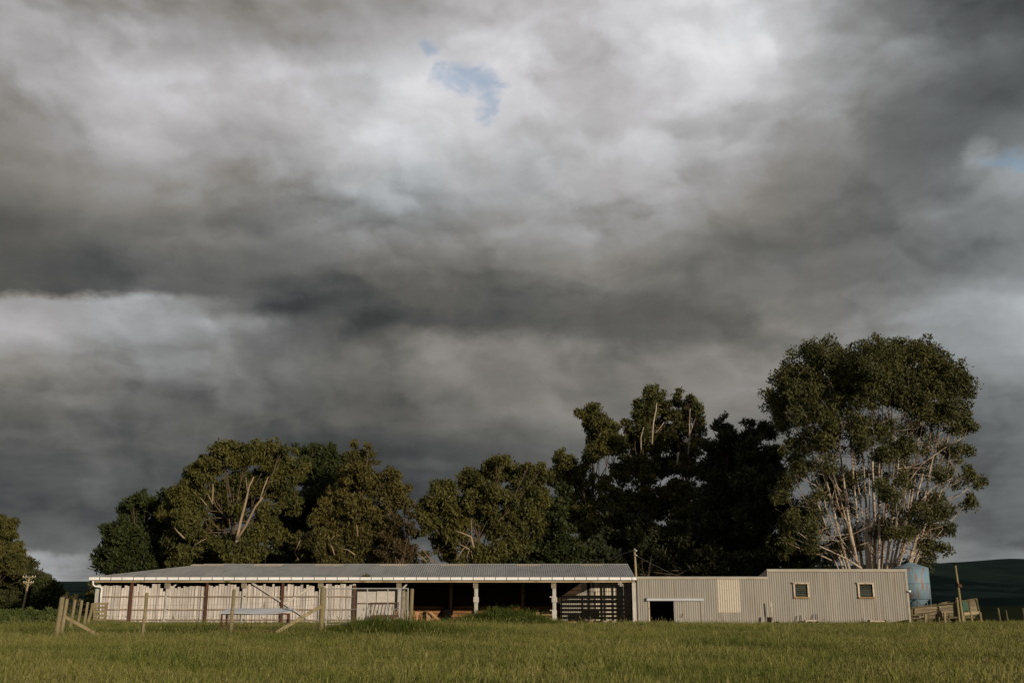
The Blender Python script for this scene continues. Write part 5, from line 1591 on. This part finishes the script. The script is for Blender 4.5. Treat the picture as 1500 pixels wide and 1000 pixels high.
tcol = bpy.data.collections.new('grass_tufts')
for k in range(4):
    tcol.objects.link(tuft('tuft_a%d' % k, 15, 0.055, 0.135, 0.085, 0.0045, 'grass', 10 + k))
for k in range(2):
    tcol.objects.link(tuft('tuft_b%d' % k, 7, 0.09, 0.20, 0.09, 0.0028, 'seed', 30 + k, 0.22))


def in_building(X, Y):
    return ((X > XL - 0.1) & (X < XC + 0.05) & (Y > YF + 0.05) & (Y < 66.7))


def grass_object(name, n_list):
    P, S, LU = [], [], []
    for (y0, y1, half0, half1, dens, s0) in n_list:
        area = (y1 - y0) * (half0 + half1)
        n = int(area * dens)
        f = rng.uniform(0, 1, n)
        Y = y0 + (y1 - y0) * f
        X = rng.uniform(-1, 1, n) * (half0 + (half1 - half0) * f)
        keep = ~in_building(X, Y)
        X, Y = X[keep], Y[keep]
        Z = height(X, Y)
        # lush heap, hump and weedy bank; shade coloured into the strip behind the fence
        m1 = np.exp(-(((X + 0.45) / 2.6) ** 2 + ((Y - 53.5) / 2.0) ** 2))
        m2 = np.exp(-(((X + 3.6) / 2.9) ** 2 + ((Y - 35.5) / 3.0) ** 2))
        m3 = np.exp(-(((X + 29) / 6.5) ** 2 + ((Y - 57) / 8) ** 2)) + np.exp(-(((X + 14) / 8.0) ** 2 + ((Y - 41) / 4.0) ** 2)) * 0.75
        lush = np.clip(1.5 * m1 + 1.4 * m2 + 1.2 * m3, 0, 1)
        s = s0 * rng.uniform(0.7, 1.35, len(X)) * (1 + 0.5 * np.clip(m2 * 0.8 + m3, 0, 1) + 0.6 * m1) * (1 - 0.35 * sstep(55, 58.5, Y))
        s *= np.where(rng.random(len(X)) < 0.04, 1.7, 1.0)
        s *= 1 + 0.28 * np.sin(X * 0.9 + 1.3 * np.sin(Y * 0.37)) * np.sin(Y * 0.71 + X * 0.23)
        lush = np.clip(lush * (0.75 + 0.5 * rng.random(len(X))), 0, 1)
        P.append(np.stack([X, Y, Z], 1))
        S.append(s)
        LU.append(lush)
    P, S, LU = np.concatenate(P), np.concatenate(S), np.concatenate(LU)
    me = bpy.data.meshes.new(name)
    me.vertices.add(len(P))
    me.vertices.foreach_set('co', P.astype(np.float32).ravel())
    a = me.attributes.new('tuft_scale', 'FLOAT', 'POINT')
    a.data.foreach_set('value', S.astype(np.float32))
    a = me.attributes.new('lush', 'FLOAT', 'POINT')
    a.data.foreach_set('value', LU.astype(np.float32))
    o = bpy.data.objects.new(name, me)
    COL.objects.link(o)
    ng = bpy.data.node_groups.new('grow_grass', 'GeometryNodeTree')
    ng.interface.new_socket('Geometry', in_out='INPUT', socket_type='NodeSocketGeometry')
    ng.interface.new_socket('Geometry', in_out='OUTPUT', socket_type='NodeSocketGeometry')
    gi = ng.nodes.new('NodeGroupInput')
    go = ng.nodes.new('NodeGroupOutput')
    ci = ng.nodes.new('GeometryNodeCollectionInfo')
    ci.inputs['Collection'].default_value = tcol
    ci.inputs['Separate Children'].default_value = True
    ci.inputs['Reset Children'].default_value = True
    ip = ng.nodes.new('GeometryNodeInstanceOnPoints')
    ip.inputs['Pick Instance'].default_value = True
    rv = ng.nodes.new('FunctionNodeRandomValue')
    rv.data_type = 'INT'
    rv.inputs['Min'].default_value = 0 if False else rv.inputs['Min'].default_value
    for s_ in rv.inputs:
        if s_.type == 'INT' and s_.name == 'Max':
            s_.default_value = 5
        if s_.type == 'INT' and s_.name == 'Min':
            s_.default_value = 0
    iout = [s_ for s_ in rv.outputs if s_.type == 'INT'][0]
    rr = ng.nodes.new('FunctionNodeRandomValue')
    rr.data_type = 'FLOAT'
    fin = [s_ for s_ in rr.inputs if s_.type == 'VALUE']
    for s_ in fin:
        if s_.name == 'Max':
            s_.default_value = 6.283
        if s_.name == 'Min':
            s_.default_value = 0.0
    fout = [s_ for s_ in rr.outputs if s_.type == 'VALUE'][0]
    cx = ng.nodes.new('ShaderNodeCombineXYZ')
    na = ng.nodes.new('GeometryNodeInputNamedAttribute')
    na.data_type = 'FLOAT'
    na.inputs['Name'].default_value = 'tuft_scale'
    L = ng.links.new
    m2p = ng.nodes.new('GeometryNodeMeshToPoints')
    L(gi.outputs[0], m2p.inputs['Mesh'])
    L(m2p.outputs[0], ip.inputs['Points'])
    L(ci.outputs[0], ip.inputs['Instance'])
    L(iout, ip.inputs['Instance Index'])
    L(fout, cx.inputs[2])
    L(cx.outputs[0], ip.inputs['Rotation'])
    L(na.outputs[0], ip.inputs['Scale'])
    L(ip.outputs[0], go.inputs[0])
    md = o.modifiers.new('grow', 'NODES')
    md.node_group = ng
    return tag(o, 'rough green and straw coloured paddock grass before the sheds', 'grass', kind='stuff')


grass_object('grass', [(9, 22, 8, 15, 85, 1.0), (22, 36, 15, 23, 75, 1.05), (36, 50, 23, 31, 50, 1.1), (50, 62.5, 31, 38, 46, 1.1), (60, 72, 40, 46, 10, 1.2)])
